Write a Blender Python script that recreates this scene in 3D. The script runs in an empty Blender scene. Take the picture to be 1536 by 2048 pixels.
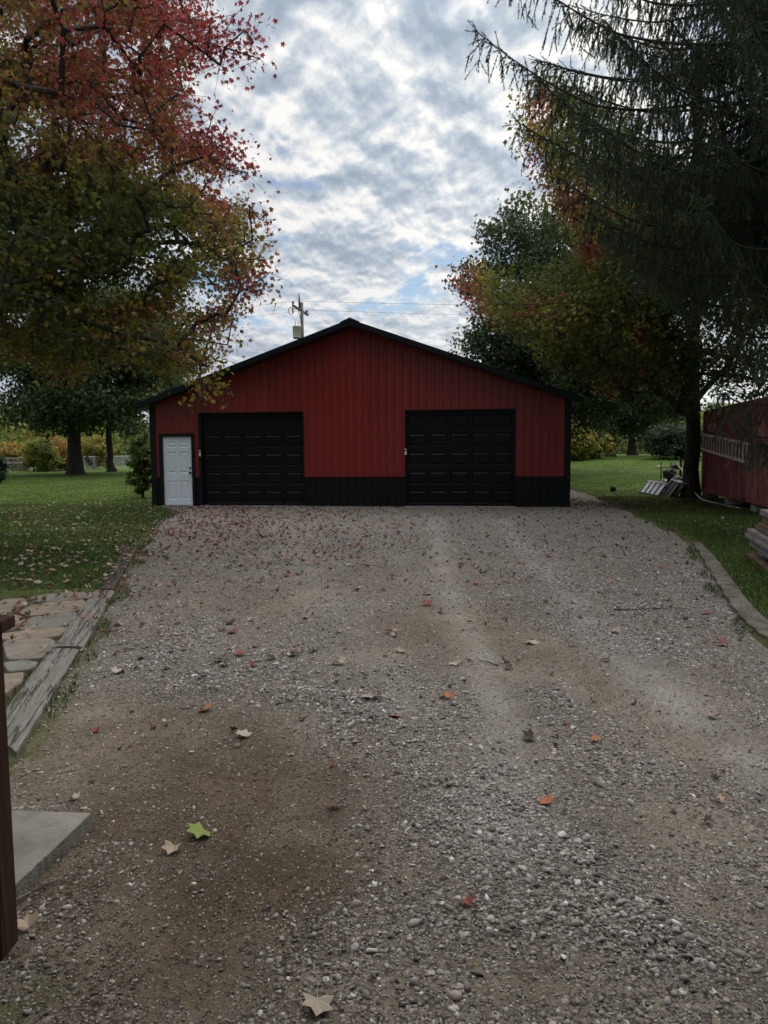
import bpy, math, random
import numpy as np
from mathutils import Vector, Matrix
random.seed(7); RNG = np.random.default_rng(7)
PI = math.pi
scene = bpy.context.scene
COL = scene.collection
# ---------------------------------------------------------------- camera
F_PX, PITCH, ROLL, HCAM = 1420.0, 0.0855, -0.0066, 1.6
cp, sp, cr, sr = math.cos(PITCH), math.sin(PITCH), math.cos(ROLL), math.sin(ROLL)
C_F = np.array([0, cp, -sp]); C_U = np.array([0, sp, cp]); C_R = np.array([1.0, 0, 0])
# image x axis / y axis in world after roll
I_X = C_R * cr + (-C_U) * (-sr) * 1.0
I_X = C_R * cr - (-C_U) * sr * -1.0
def proj(P):
    P = np.asarray(P, float) - np.array([0, 0, HCAM])
    d = P @ C_F; u = P @ C_U; x = P[..., 0]
    d = np.where(d < 0.05, 0.05, d)
    X = F_PX * x / d; Y = -F_PX * u / d
    return np.stack([768 + X * cr - Y * sr, 1024 + X * sr + Y * cr], -1)
def ray(px, py):
    a, b = px - 768, py - 1024
    X = a * cr + b * sr; Y = -a * sr + b * cr
    return C_R * X + C_F * F_PX - C_U * Y
def G(px, py, z=0.0):
    r = ray(px, py); t = (z - HCAM) / r[2]
    return np.array([r[0] * t, r[1] * t, z])
def at(px, py, Y):
    r = ray(px, py); t = Y / r[1]
    return np.array([r[0] * t, Y, HCAM + r[2] * t])
cam_d = bpy.data.cameras.new('camera'); cam = bpy.data.objects.new('camera', cam_d); COL.objects.link(cam)
cam_d.sensor_fit = 'HORIZONTAL'; cam_d.sensor_width = 36; cam_d.lens = 36 * F_PX / 1536
cam_d.clip_start = 0.05; cam_d.clip_end = 4000
right = C_R * cr + C_U * (-sr) * -1 * -1
# image +x direction: solves X=cos, Y=-sin  -> world = R*cos(roll) + U*sin(roll)
right = C_R * cr + C_U * sr
upv = np.cross(right, C_F)
M = Matrix(((right[0], upv[0], -C_F[0], 0), (right[1], upv[1], -C_F[1], 0), (right[2], upv[2], -C_F[2], HCAM), (0, 0, 0, 1)))
cam.matrix_world = M
scene.camera = cam
scene.render.resolution_x = 768; scene.render.resolution_y = 1024
scene.view_settings.view_transform = 'Standard'; scene.view_settings.look = 'None'
scene.view_settings.exposure = 0.0; scene.view_settings.gamma = 1.0

# ---------------------------------------------------------------- materials
def S(c):   # sRGB 0-255 -> linear
    return tuple(((v / 255) / 12.92 if v / 255 <= .04045 else ((v / 255 + .055) / 1.055) ** 2.4) for v in c)
class NT:
    def __init__(s, name):
        s.m = bpy.data.materials.new(name); s.m.use_nodes = True; s.t = s.m.node_tree
        s.n = s.t.nodes; s.l = s.t.links
        s.b = s.n['Principled BSDF']; s.out = s.n['Material Output']
    def node(s, t, **k):
        nd = s.n.new(t)
        for a, v in k.items():
            if a.startswith('i_'):
                key = a[2:]; key = int(key) if key.isdigit() else key.replace('_', ' ')
                nd.inputs[key].default_value = v
            else: setattr(nd, a, v)
        return nd
    def link(s, a, b): s.l.new(a, b)
    def math(s, op, a, b=None, clamp=False):
        nd = s.n.new('ShaderNodeMath'); nd.operation = op; nd.use_clamp = clamp
        for i, v in enumerate((a, b)):
            if v is None: continue
            if isinstance(v, (int, float)): nd.inputs[i].default_value = v
            else: s.l.new(v, nd.inputs[i])
        return nd.outputs[0]
    def ramp(s, fac, stops, interp='LINEAR'):
        nd = s.n.new('ShaderNodeValToRGB'); nd.color_ramp.interpolation = interp
        e = nd.color_ramp.elements
        while len(e) < len(stops): e.new(0.5)
        for el, (p, c) in zip(e, stops):
            el.position = p; el.color = (*c, 1) if len(c) == 3 else c
        s.l.new(fac, nd.inputs[0]); return nd.outputs[0]
    def noise(s, scale, detail=4, rough=.55, vec=None, dist=0.0, out='Fac'):
        nd = s.node('ShaderNodeTexNoise'); nd.inputs['Scale'].default_value = scale
        nd.inputs['Detail'].default_value = detail; nd.inputs['Roughness'].default_value = rough
        nd.inputs['Distortion'].default_value = dist
        if vec is not None: s.l.new(vec, nd.inputs['Vector'])
        return nd.outputs[out]
    def vor(s, scale, vec=None, feature='F1', rnd=1.0):
        nd = s.node('ShaderNodeTexVoronoi'); nd.feature = feature; nd.inputs['Scale'].default_value = scale
        nd.inputs['Randomness'].default_value = rnd
        if vec is not None: s.l.new(vec, nd.inputs['Vector'])
        return nd
    def mix(s, fac, a, b, blend='MIX'):
        nd = s.n.new('ShaderNodeMix'); nd.data_type = 'RGBA'; nd.blend_type = blend
        for sock, v in ((nd.inputs[0], fac), (nd.inputs[6], a), (nd.inputs[7], b)):
            if isinstance(v, (int, float)): sock.default_value = v
            elif isinstance(v, tuple): sock.default_value = (*v, 1) if len(v) == 3 else v
            else: s.l.new(v, sock)
        return nd.outputs[2]
    def bump(s, h, strength=.5, dist=.01, normal=None):
        nd = s.n.new('ShaderNodeBump'); nd.inputs['Strength'].default_value = strength; nd.inputs['Distance'].default_value = dist
        s.l.new(h, nd.inputs['Height'])
        if normal is not None: s.l.new(normal, nd.inputs['Normal'])
        return nd.outputs[0]
    def obj(s): return s.node('ShaderNodeTexCoord').outputs['Object']
    def pos(s): return s.node('ShaderNodeNewGeometry').outputs['Position']
    def scalev(s, vec, sc):
        nd = s.n.new('ShaderNodeMapping'); nd.inputs['Scale'].default_value = sc; s.l.new(vec, nd.inputs['Vector']); return nd.outputs[0]
    def attr(s, name):
        nd = s.n.new('ShaderNodeAttribute'); nd.attribute_name = name; return nd.outputs['Fac']
    def base(s, c):
        if isinstance(c, tuple): s.b.inputs['Base Color'].default_value = (*c, 1)
        else: s.l.new(c, s.b.inputs['Base Color'])
        return s
    def set(s, rough=.6, metal=0, spec=.5):
        s.b.inputs['Roughness'].default_value = rough; s.b.inputs['Metallic'].default_value = metal
        s.b.inputs['Specular IOR Level'].default_value = spec; return s
    def normal(s, nrm): s.l.new(nrm, s.b.inputs['Normal']); return s

def mat_noise(name, c1, c2, scale=6, rough=.7, spec=.3, bump=0.0, bscale=40, stretch=(1, 1, 1), metal=0):
    t = NT(name); v = t.scalev(t.obj(), stretch)
    n = t.noise(scale, 6, .6, v)
    t.base(t.ramp(n, [(.3, c1), (.7, c2)])).set(rough, metal, spec)
    if bump: t.normal(t.bump(t.noise(bscale, 5, .6, v), bump, .01))
    return t.m
def mat_leaf(name, stops, trans=.35, rough=.55, var=.35):
    t = NT(name)
    h = t.attr('hue'); r = t.attr('rnd')
    col = t.ramp(h, stops)
    v = t.math('ADD', t.math('MULTIPLY', r, 2 * var), 1 - var)
    vv = t.node('ShaderNodeCombineColor'); [t.link(v, vv.inputs[i]) for i in range(3)]
    col = t.mix(1.0, col, vv.outputs[0], 'MULTIPLY')
    t.base(col).set(rough, 0, .25)
    tr = t.node('ShaderNodeBsdfTranslucent'); t.link(col, tr.inputs['Color'])
    mx = t.node('ShaderNodeMixShader'); mx.inputs[0].default_value = trans
    t.link(t.b.outputs[0], mx.inputs[1]); t.link(tr.outputs[0], mx.inputs[2]); t.link(mx.outputs[0], t.out.inputs['Surface'])
    return t.m
MAPLE_STOPS = [(0, (.042, .066, .016)), (.25, (.092, .112, .022)), (.42, (.165, .155, .030)), (.52, (.235, .165, .035)), (.62, (.185, .085, .034)), (.76, (.24, .065, .036)), (.88, (.25, .052, .034)), (1, (.25, .042, .045))]
M_maple = mat_leaf('maple_leaves', MAPLE_STOPS, .58)
M_dark = mat_leaf('dark_leaves', [(0, (.030, .050, .024)), (.5, (.066, .090, .034)), (1, (.15, .15, .05))], .42)
M_bushy = mat_leaf('thicket_leaves', [(0, (.05, .08, .02)), (.35, (.13, .18, .04)), (.6, (.32, .27, .05)), (.8, (.30, .13, .04)), (1, (.16, .07, .04))], .4)
M_needle = mat_leaf('spruce_needles', [(0, (.034, .056, .030)), (.6, (.064, .092, .046)), (1, (.10, .115, .06))], .25, .6, .4)
M_fallen = mat_leaf('fallen_leaf', [(0, (.055, .035, .025)), (.2, (.14, .075, .045)), (.4, (.27, .205, .14)), (.55, (.29, .25, .195)), (.7, (.30, .10, .04)), (.85, (.18, .030, .028)), (1, (.15, .19, .035))], .12, .6, .3)
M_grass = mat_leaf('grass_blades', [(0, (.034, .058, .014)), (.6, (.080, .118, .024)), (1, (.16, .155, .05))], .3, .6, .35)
# bark
t = NT('bark'); v = t.scalev(t.obj(), (1, 1, .18)); n = t.noise(14, 6, .65, v, .3)
t.base(t.ramp(n, [(.3, (.022, .019, .017)), (.7, (.085, .072, .062))])).set(.9, 0, .1).normal(t.bump(n, .9, .05)); M_bark = t.m
# red siding
t = NT('red_siding'); v = t.obj(); n = t.noise(1.3, 3, .5, v)
sx_ = t.node('ShaderNodeSeparateXYZ'); t.link(v, sx_.inputs[0]); wn_ = t.node('ShaderNodeTexWhiteNoise'); wn_.noise_dimensions = '1D'
t.link(t.math('FLOOR', t.math('DIVIDE', sx_.outputs[0], .9144)), wn_.inputs['W'])
pn = t.math('ADD', t.math('MULTIPLY', n, .5), t.math('MULTIPLY', wn_.outputs['Value'], .5))
c = t.ramp(pn, [(.2, (.150, .007, .007)), (.8, (.192, .010, .009))])
dn = t.math('MULTIPLY', t.ramp(sx_.outputs[2], [(0, (1, 1, 1)), (.55, (.0, .0, .0))]), t.noise(6, 5, .6, t.scalev(v, (1, 1, .4))))
t.base(t.mix(t.math('MULTIPLY', dn, .12), c, (.20, .16, .13))).set(.40, 0, .45)
t.normal(t.bump(t.noise(1.6, 2, .5, t.scalev(v, (1.4, 1, .8))), .22, .03)); M_red = t.m
t = NT('black_trim_metal'); t.base((.0028, .0032, .0048)).set(.5, 0, .22); M_black = t.m
t = NT('black_roof_metal'); t.base((.007, .0075, .0095)).set(.5, 0, .35); M_roof = t.m
t = NT('black_garage_door'); t.base((.002, .0022, .0034)).set(.42, 0, .2)
t.normal(t.bump(t.noise(160, 3, .6, t.scalev(t.obj(), (.15, 1, 1))), .06, .004)); M_gdoor = t.m
M_white = mat_noise('white_door_paint', (.58, .61, .65), (.66, .69, .73), 3, .45, .4)
t = NT('dark_bronze'); t.base((.02, .018, .016)).set(.35, .6, .5); M_bronze = t.m
M_grey_plastic = mat_noise('pale_plastic', (.45, .45, .45), (.55, .55, .55), 9)
M_conc = mat_noise('concrete', (.17, .165, .155), (.30, .29, .275), 9, .9, .2, .5, 90)
# old wood
def wood(name, c1, c2, along=(8, .5, 8), crack=True):
    t = NT(name); v = t.obj(); g = t.noise(5, 8, .7, t.scalev(v, along), .4)
    col = t.ramp(g, [(.28, c1), (.5, tuple((a + b) / 2 for a, b in zip(c1, c2))), (.72, c2)])
    big = t.noise(2.2, 4, .6, v); col = t.mix(t.ramp(big, [(.35, (.0, 0, 0)), (.7, (.55, .55, .55))]), col, tuple(x * .45 for x in c2))
    ck = t.noise(1.0, 4, .6, t.scalev(v, tuple(a * .8 for a in along)), .5)
    crk = t.ramp(ck, [(.478, (0, 0, 0)), (.494, (1, 1, 1)), (.506, (1, 1, 1)), (.522, (0, 0, 0))]) if crack else None
    if crack: col = t.mix(t.math('MULTIPLY', crk, .75), col, tuple(x * .25 for x in c1))
    hgt = t.math('SUBTRACT', g, t.math('MULTIPLY', crk, .8)) if crack else g
    t.base(col).set(.92, 0, .1).normal(t.bump(hgt, 1.0, .02)); return t.m
M_tie = wood('weathered_timber', (.105, .094, .080), (.27, .245, .215), (16, .6, 16))
M_tie_dark = wood('dark_buried_timber', (.035, .028, .024), (.13, .11, .095), (14, .7, 14))
M_lumber = wood('grey_lumber', (.15, .125, .11), (.36, .32, .29), (10, .6, 10))
M_lumber_b = wood('brown_lumber', (.10, .065, .045), (.28, .20, .14), (10, .6, 10))
M_post = wood('stained_post_wood', (.030, .016, .010), (.085, .045, .028), (10, 10, .5))
M_pole = wood('utility_pole_wood', (.14, .12, .11), (.30, .27, .25), (10, 10, .3))
t = NT('flagstone'); v = t.obj(); rn = t.node('ShaderNodeObjectInfo').outputs['Random']
c = t.ramp(rn, [(0, (.12, .115, .105)), (.33, (.22, .19, .145)), (.55, (.22, .17, .12)), (.8, (.15, .148, .138)), (1, (.18, .155, .125))])
c = t.mix(t.ramp(t.noise(9, 6, .65, v), [(.35, (0, 0, 0)), (.75, (.8, .8, .8))]), c, (.09, .075, .06))
t.base(c).set(.9, 0, .2).normal(t.bump(t.noise(14, 8, .7, v), .7, .03)); M_flag = t.m
# container paint
t = NT('container_paint'); v = t.obj()
n = t.noise(2.4, 7, .65, t.scalev(v, (1, 1, .45))); n2 = t.noise(9, 8, .75, t.scalev(v, (1, 1, .35)))
c = t.mix(t.ramp(n, [(.35, (0, 0, 0)), (.7, (1, 1, 1))]), (.185, .028, .032), (.26, .075, .078))
c = t.mix(t.ramp(n2, [(.58, (0, 0, 0)), (.68, (1, 1, 1))]), c, (.16, .055, .025))
c = t.mix(t.ramp(t.noise(11, 4, .7, t.scalev(v, (1, 1, .05))), [(.50, (0, 0, 0)), (.60, (.6, .6, .6))]), c, (.36, .17, .16))
c = t.mix(t.ramp(t.noise(5, 8, .8, v), [(.56, (0, 0, 0)), (.70, (.8, .8, .8))]), c, (.38, .28, .28))
t.base(c).set(.65, 0, .3).normal(t.bump(n2, .2, .01)); M_cont = t.m
M_alu = mat_noise('dull_aluminium', (.50, .47, .44), (.68, .64, .60), 14, .5, .5)
M_galv = mat_noise('galvanised_steel', (.28, .31, .34), (.45, .48, .52), 8, .45, .5)
M_paintwhite = mat_noise('white_lettering', (.5, .48, .47), (.72, .70, .68), 60, .7)
M_blackmetal = mat_noise('dark_rusty_metal', (.018, .016, .016), (.05, .04, .036), 12, .7, .4)
M_hose = mat_noise('dirty_white_hose', (.34, .29, .23), (.50, .45, .38), 12, .6, .3)
M_hosegreen = mat_noise('green_hose', (.03, .10, .045), (.05, .15, .07), 12, .5, .4)
M_panel = mat_noise('milky_panel', (.50, .53, .58), (.68, .70, .75), 8, .4, .4)
M_trans = mat_noise('transformer_paint', (.60, .58, .66), (.74, .72, .80), 5, .5, .4)
M_rust = mat_noise('rust_stain', (.16, .09, .04), (.26, .17, .09), 9, .8, .2)
M_porc = mat_noise('porcelain', (.06, .05, .05), (.10, .09, .09), 9, .3, .5)
M_wire = mat_noise('wire', (.06, .065, .075), (.09, .095, .11), 9, .6, .3)
M_fence = mat_noise('fence_steel', (.33, .34, .34), (.5, .5, .5), 9, .5, .4)

# gravel driveway
def stone_cols(t, fac):
    return t.ramp(fac, [(0, (.066, .056, .047)), (.2, (.140, .125, .108)), (.5, (.215, .198, .175)), (.8, (.320, .298, .268)), (.92, (.27, .215, .17)), (.96, (.46, .44, .41)), (1, (.55, .53, .50))])
t = NT('gravel_drive'); v = t.pos(); g = t.attr('grav'); ms = t.attr('moss')
d1 = t.noise(1.7, 6, .6, v); d2 = t.noise(38, 6, .7, v); d3 = t.noise(220, 3, .6, v)
dirt = t.ramp(t.math('ADD', t.math('MULTIPLY', d1, .5), t.math('MULTIPLY', d2, .5)), [(.36, (.072, .058, .041)), (.5, (.142, .118, .088)), (.64, (.215, .184, .144))])
dirt = t.mix(t.ramp(d3, [(.55, (0, 0, 0)), (.75, (.7, .7, .7))]), dirt, (.25, .23, .20))
wv = t.node('ShaderNodeVectorMath', operation='ADD'); t.link(v, wv.inputs[0])
wn = t.noise(30, 3, .5, v, 0, 'Color'); ws = t.node('ShaderNodeVectorMath', operation='SCALE'); t.link(wn, ws.inputs[0]); ws.inputs['Scale'].default_value = .02
t.link(ws.outputs[0], wv.inputs[1]); w = wv.outputs[0]
va = t.vor(62, w); vb = t.vor(120, w); vc = t.vor(34, w)
sa = t.node('ShaderNodeSeparateColor'); t.link(va.outputs['Color'], sa.inputs[0])
sb = t.node('ShaderNodeSeparateColor'); t.link(vb.outputs['Color'], sb.inputs[0])
sc_ = t.node('ShaderNodeSeparateColor'); t.link(vc.outputs['Color'], sc_.inputs[0])
ca = stone_cols(t, sa.outputs[0]); cb = stone_cols(t, sb.outputs[0]); cc = stone_cols(t, sc_.outputs[0])
da = t.ramp(va.outputs['Distance'], [(.25, (1, 1, 1)), (.62, (.28, .26, .24))])
db = t.ramp(vb.outputs['Distance'], [(.25, (1, 1, 1)), (.62, (.35, .33, .30))])
ca = t.mix(1.0, ca, da, 'MULTIPLY'); cb = t.mix(1.0, cb, db, 'MULTIPLY')  # stone colour darkened towards cell edges, painting shade into the gaps
stone = t.mix(t.ramp(t.noise(9, 4, .6, v), [(.42, (0, 0, 0)), (.58, (1, 1, 1))]), ca, cb)
# threshold per cell so stones appear one by one as gravel density rises
thr = t.math('ADD', t.math('MULTIPLY', sa.outputs[1], .75), t.math('MULTIPLY', t.noise(24, 4, .6, v), .35))
m1 = t.math('GREATER_THAN', t.math('ADD', t.math('MULTIPLY', g, .75), .38), thr)
col = t.mix(m1, dirt, stone)
m2 = t.math('GREATER_THAN', t.math('MULTIPLY', g, .55), sc_.outputs[1])
m2 = t.math('MULTIPLY', m2, t.math('LESS_THAN', vc.outputs['Distance'], .42))
col = t.mix(m2, col, cc)
col = t.mix(t.math('MULTIPLY', ms, t.ramp(d2, [(.4, (.2, .2, .2)), (.6, (1, 1, 1))])), col, (.055, .065, .012))
big = t.ramp(t.noise(.9, 5, .6, v), [(.3, (.78, .75, .72)), (.7, (1.12, 1.1, 1.08))])
col = t.mix(1.0, col, big, 'MULTIPLY')
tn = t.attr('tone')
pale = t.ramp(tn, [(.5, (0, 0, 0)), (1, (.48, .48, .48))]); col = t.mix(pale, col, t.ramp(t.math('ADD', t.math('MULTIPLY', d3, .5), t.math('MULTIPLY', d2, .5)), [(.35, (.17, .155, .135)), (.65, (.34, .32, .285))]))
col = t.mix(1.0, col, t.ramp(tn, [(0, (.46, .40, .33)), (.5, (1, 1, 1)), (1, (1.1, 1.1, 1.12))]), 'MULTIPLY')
t.base(col).set(.93, 0, .15)
ha = t.math('SUBTRACT', 1.0, va.outputs['Distance']); hb = t.math('SUBTRACT', 1.0, vb.outputs['Distance']); hc = t.math('MULTIPLY', m2, t.math('SUBTRACT', .6, vc.outputs['Distance']))
hh = t.math('ADD', t.math('MULTIPLY', t.math('MULTIPLY', ha, m1), .9), t.math('MULTIPLY', hb, .35)); hh = t.math('ADD', hh, t.math('MULTIPLY', hc, 1.6))
hh = t.math('ADD', hh, t.math('MULTIPLY', d2, .8))
t.normal(t.bump(hh, .85, .012)); M_drive = t.m
t = NT('gravel_stones'); ri = t.node('ShaderNodeNewGeometry').outputs['Random Per Island']
c = stone_cols(t, ri); c = t.mix(t.ramp(t.noise(90, 5, .65, t.pos()), [(.4, (0, 0, 0)), (.7, (.45, .45, .45))]), c, (.12, .105, .09))
t.base(c).set(.85, 0, .25).normal(t.bump(t.noise(260, 3, .6, t.pos()), .35, .003)); M_stone = t.m
# lawn
t = NT('lawn_ground'); v = t.pos(); n1 = t.noise(.5, 5, .6, v); n2 = t.noise(7, 6, .7, v); n3 = t.noise(60, 4, .7, v)
mm = t.math('ADD', t.math('MULTIPLY', n1, .4), t.math('ADD', t.math('MULTIPLY', n2, .35), t.math('MULTIPLY', n3, .25)))
far = t.node('ShaderNodeSeparateXYZ'); t.link(v, far.inputs[0])
gcol = t.ramp(mm, [(.38, (.042, .078, .012)), (.5, (.068, .118, .018)), (.62, (.115, .140, .035))])
brown = t.attr('bare'); gcol = t.mix(brown, gcol, t.ramp(n3, [(.4, (.055, .04, .028)), (.65, (.13, .10, .07))]))
t.base(gcol).set(.95, 0, .1).normal(t.bump(n3, 1.0, .04)); M_lawn = t.m

# ---------------------------------------------------------------- object helpers
def tag(o, label=None, cat=None, group=None, kind=None):
    if label: o['label'] = label
    if cat: o['category'] = cat
    if group: o['group'] = group
    if kind: o['kind'] = kind
    return o
def empty(name, loc=(0, 0, 0), rz=0, label=None, cat=None, group=None):
    o = bpy.data.objects.new(name, None); COL.objects.link(o); o.location = loc; o.rotation_euler = (0, 0, rz)
    o.empty_display_size = .2
    return tag(o, label, cat, group)
def link(name, me, mat=None, parent=None, smooth=False):
    o = bpy.data.objects.new(name, me); COL.objects.link(o)
    if mat: me.materials.append(mat)
    if parent: o.parent = parent
    if smooth: me.polygons.foreach_set('use_smooth', np.ones(len(me.polygons), bool))
    return o
def npmesh(name, V, Fc, mat, parent=None, smooth=False, attrs=None):
    V = np.ascontiguousarray(V, np.float32); Fc = np.ascontiguousarray(Fc, np.int32); k = Fc.shape[1]
    me = bpy.data.meshes.new(name); me.vertices.add(len(V)); me.vertices.foreach_set('co', V.ravel())
    me.loops.add(Fc.size); me.loops.foreach_set('vertex_index', Fc.ravel())
    me.polygons.add(len(Fc)); me.polygons.foreach_set('loop_start', np.arange(0, Fc.size, k, dtype=np.int32))
    me.polygons.foreach_set('loop_total', np.full(len(Fc), k, np.int32))
    me.update(calc_edges=True)
    for a, d in (attrs or {}).items():
        at_ = me.attributes.new(a, 'FLOAT', 'POINT'); at_.data.foreach_set('value', np.ascontiguousarray(d, np.float32))
    return link(name, me, mat, parent, smooth)
class MB:
    """collects simple solids into one mesh"""
    def __init__(s): s.v = []; s.f = []
    def add(s, vs, fs):
        o = len(s.v); s.v += [tuple(map(float, p)) for p in vs]; s.f += [tuple(i + o for i in f) for f in fs]; return s
    def box(s, x0, x1, y0, y1, z0, z1):
        return s.add([(x0, y0, z0), (x1, y0, z0), (x1, y1, z0), (x0, y1, z0), (x0, y0, z1), (x1, y0, z1), (x1, y1, z1), (x0, y1, z1)],
                     [(0, 3, 2, 1), (4, 5, 6, 7), (0, 1, 5, 4), (1, 2, 6, 5), (2, 3, 7, 6), (3, 0, 4, 7)])
    def tube(s, pts, r, n=8, cap=True):
        pts = [Vector(p) for p in pts]; rs = r if isinstance(r, (list, tuple)) else [r] * len(pts)
        o = len(s.v); up = None
        for i, p in enumerate(pts):
            d = (pts[min(i + 1, len(pts) - 1)] - pts[max(i - 1, 0)]).normalized()
            if up is None: up = Vector((0, 0, 1)) if abs(d.z) < .9 else Vector((1, 0, 0))
            a = d.cross(up).normalized(); b = a.cross(d).normalized(); up = b
            for k in range(n):
                q = p + (a * math.cos(2 * PI * k / n) + b * math.sin(2 * PI * k / n)) * rs[i]; s.v.append(tuple(q))
        for i in range(len(pts) - 1):
            for k in range(n):
                a0 = o + i * n + k; a1 = o + i * n + (k + 1) % n
                s.f.append((a0, a1, a1 + n, a0 + n))
        if cap:
            s.f.append(tuple(o + k for k in range(n))[::-1]); s.f.append(tuple(o + (len(pts) - 1) * n + k for k in range(n)))
        return s
    def prism(s, poly, z0, z1, jit=0):
        n = len(poly); o = len(s.v)
        for p in poly: s.v.append((p[0], p[1], z0))
        for p in poly: s.v.append((p[0], p[1], z1 + random.uniform(-jit, jit)))
        s.f.append(tuple(o + n + k for k in range(n)))
        for k in range(n): s.f.append((o + k, o + (k + 1) % n, o + n + (k + 1) % n, o + n + k))
        return s
    def build(s, name, mat, parent=None, smooth=False, bevel=0):
        me = bpy.data.meshes.new(name); me.from_pydata(s.v, [], s.f); me.update()
        o = link(name, me, mat, parent, smooth)
        if bevel:
            m = o.modifiers.new('b', 'BEVEL'); m.width = bevel; m.segments = 2; m.limit_method = 'ANGLE'
        return o
def sstep(a, b, x): t = np.clip((x - a) / (b - a), 0, 1); return t * t * (3 - 2 * t)
def inpoly(P, poly):
    x, y = P[:, 0], P[:, 1]; c = np.zeros(len(P), bool); n = len(poly)
    for i in range(n):
        x0, y0 = poly[i]; x1, y1 = poly[(i + 1) % n]
        if y0 == y1: continue
        m = ((y0 > y) != (y1 > y)) & (x < (x1 - x0) * (y - y0) / (y1 - y0) + x0); c ^= m
    return c
def polydist(P, poly, closed=True):
    d = np.full(len(P), 1e9); n = len(poly)
    for i in range(n if closed else n - 1):
        a = np.array(poly[i][:2], float); b = np.array(poly[(i + 1) % n][:2], float); ab = b - a
        t = np.clip(((P - a) @ ab) / max(ab @ ab, 1e-9), 0, 1)
        d = np.minimum(d, np.hypot(*(P - (a + t[:, None] * ab)).T))
    return d
_perm = RNG.random((64, 64))
def vnoise(x, y, seed=0):   # tileable value noise
    x = np.asarray(x, float) + seed * 7.3; y = np.asarray(y, float) + seed * 3.7
    xi = np.floor(x).astype(int); yi = np.floor(y).astype(int); fx = x - xi; fy = y - yi
    fx = fx * fx * (3 - 2 * fx); fy = fy * fy * (3 - 2 * fy)
    a = _perm[xi % 64, yi % 64]; b = _perm[(xi + 1) % 64, yi % 64]; c = _perm[xi % 64, (yi + 1) % 64]; d = _perm[(xi + 1) % 64, (yi + 1) % 64]
    return (a * (1 - fx) + b * fx) * (1 - fy) + (c * (1 - fx) + d * fx) * fy
def fbm(x, y, o=4, seed=0): return sum(vnoise(x * 2 ** i, y * 2 ** i, seed + i) / 2 ** (i + 1) for i in range(o)) / (1 - .5 ** o)
def gz(x, y):   # terrain height
    x = np.asarray(x, float); y = np.asarray(y, float)
    return 1.0 * sstep(26, 60, y) * sstep(3, 16, x) * 1.0

# ---------------------------------------------------------------- drive outline
DR_L = [(352, 1026), (322, 1040), (285, 1085), (256, 1130), (226, 1180), (162, 1293), (75, 1432), (20, 1530)]
DR_R = [(1590, 1330), (1500, 1262), (1452, 1190), (1412, 1130), (1388, 1090), (1345, 1062), (1290, 1040), (1245, 1016), (1200, 996), (1165, 985), (1146, 980)]
DRIVE = [(-9.4, 21.8), (-6.9, 21.2)] + [tuple(G(*p)[:2]) for p in DR_L] + [(-2.6, 2.6), (-3.2, 1.4), (-3.4, -1.5), (7.5, -1.5), (6.0, 3.2)] + [tuple(G(*p)[:2]) for p in DR_R] + [(8.4, 34.0), (5, 34.0), (4, 21), (-6.9, 22.6)]
DRIVE = [p for p in DRIVE if True]
DRIVE[0] = (-7.6, 22.2)
# gravel density field from hand-placed patches (px centre -> world ellipses)
def blob(px, py, rx, ry, w):
    c = G(px, py); a = G(px, py - ry); b = G(px, min(py + ry, 2600)); e = G(px + rx, py)
    return (c[0], c[1], abs(e[0] - c[0]), max(.1, (a[1] - b[1]) / 2), w)
BL = [blob(*b) for b in [
    (850, 1255, 190, 60, -.75), (560, 1180, 260, 40, -.2), (620, 1170, 90, 40, -.3),
    (1120, 1300, 120, 50, -.9), (1270, 1380, 150, 70, -.95), (1420, 1490, 130, 70, -.8), (1000, 1400, 60, 150, -.55), (900, 1120, 40, 90, -.5),
    (300, 1500, 260, 110, -.75), (480, 1580, 260, 100, -.85), (560, 1700, 160, 110, -.8), (180, 1450, 120, 90, -.4),
    (330, 1830, 170, 90, -.4), (430, 1960, 120, 70, -.6), (150, 1680, 60, 80, -.5), (860, 1760, 110, 60, -.5), (1330, 1650, 180, 60, -.6), (1080, 1960, 160, 60, -.6), (1400, 1800, 120, 60, -.4),
    (360, 1290, 60, 60, .8), (430, 1370, 90, 28, .9), (620, 1392, 120, 22, .9), (730, 1430, 60, 40, .9), (640, 1260, 120, 45, .35), (520, 1330, 120, 40, .3),
    (1180, 1180, 220, 70, .4), (1250, 1285, 130, 35, .75), (1330, 1235, 60, 30, .5), (1400, 1150, 80, 70, .6), (1460, 1240, 50, 40, .7),
    (1000, 1600, 140, 70, .65), (1100, 1710, 200, 70, .6), (930, 1680, 110, 80, .5), (1250, 1830, 150, 60, .7), (1350, 1900, 160, 60, .5), (900, 1840, 200, 70, .35), (600, 1880, 200, 90, .2),
    (120, 1600, 90, 35, .4), (1130, 1420, 60, 50, .4), (820, 1480, 60, 60, .3), (700, 1080, 500, 60, .25), (250, 1380, 60, 30, -.2), (660, 1490, 40, 60, .2)]]
TRACK = [G(*p)[:2] for p in [(960, 1215), (1060, 1270), (1180, 1340), (1330, 1430), (1470, 1530), (1640, 1680)]]
RIDGE = [G(*p)[:2] for p in [(335, 1265), (370, 1340), (440, 1378), (560, 1392), (690, 1405), (745, 1450), (760, 1500)]]
def gravf(x, y):
    g = .38 + .75 * (fbm(x * .8, y * .8, 4, 3) - .5) + .6 * (fbm(x * 3.1, y * 3.1, 3, 9) - .5)
    for cx, cy, rx, ry, w in BL:
        g = g + (w * .85 if w < 0 else w * 1.0) * np.exp(-(((x - cx) / rx) ** 2 + ((y - cy) / ry) ** 2) * 1.2)
    return np.clip(g, 0, 1.15)
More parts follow.
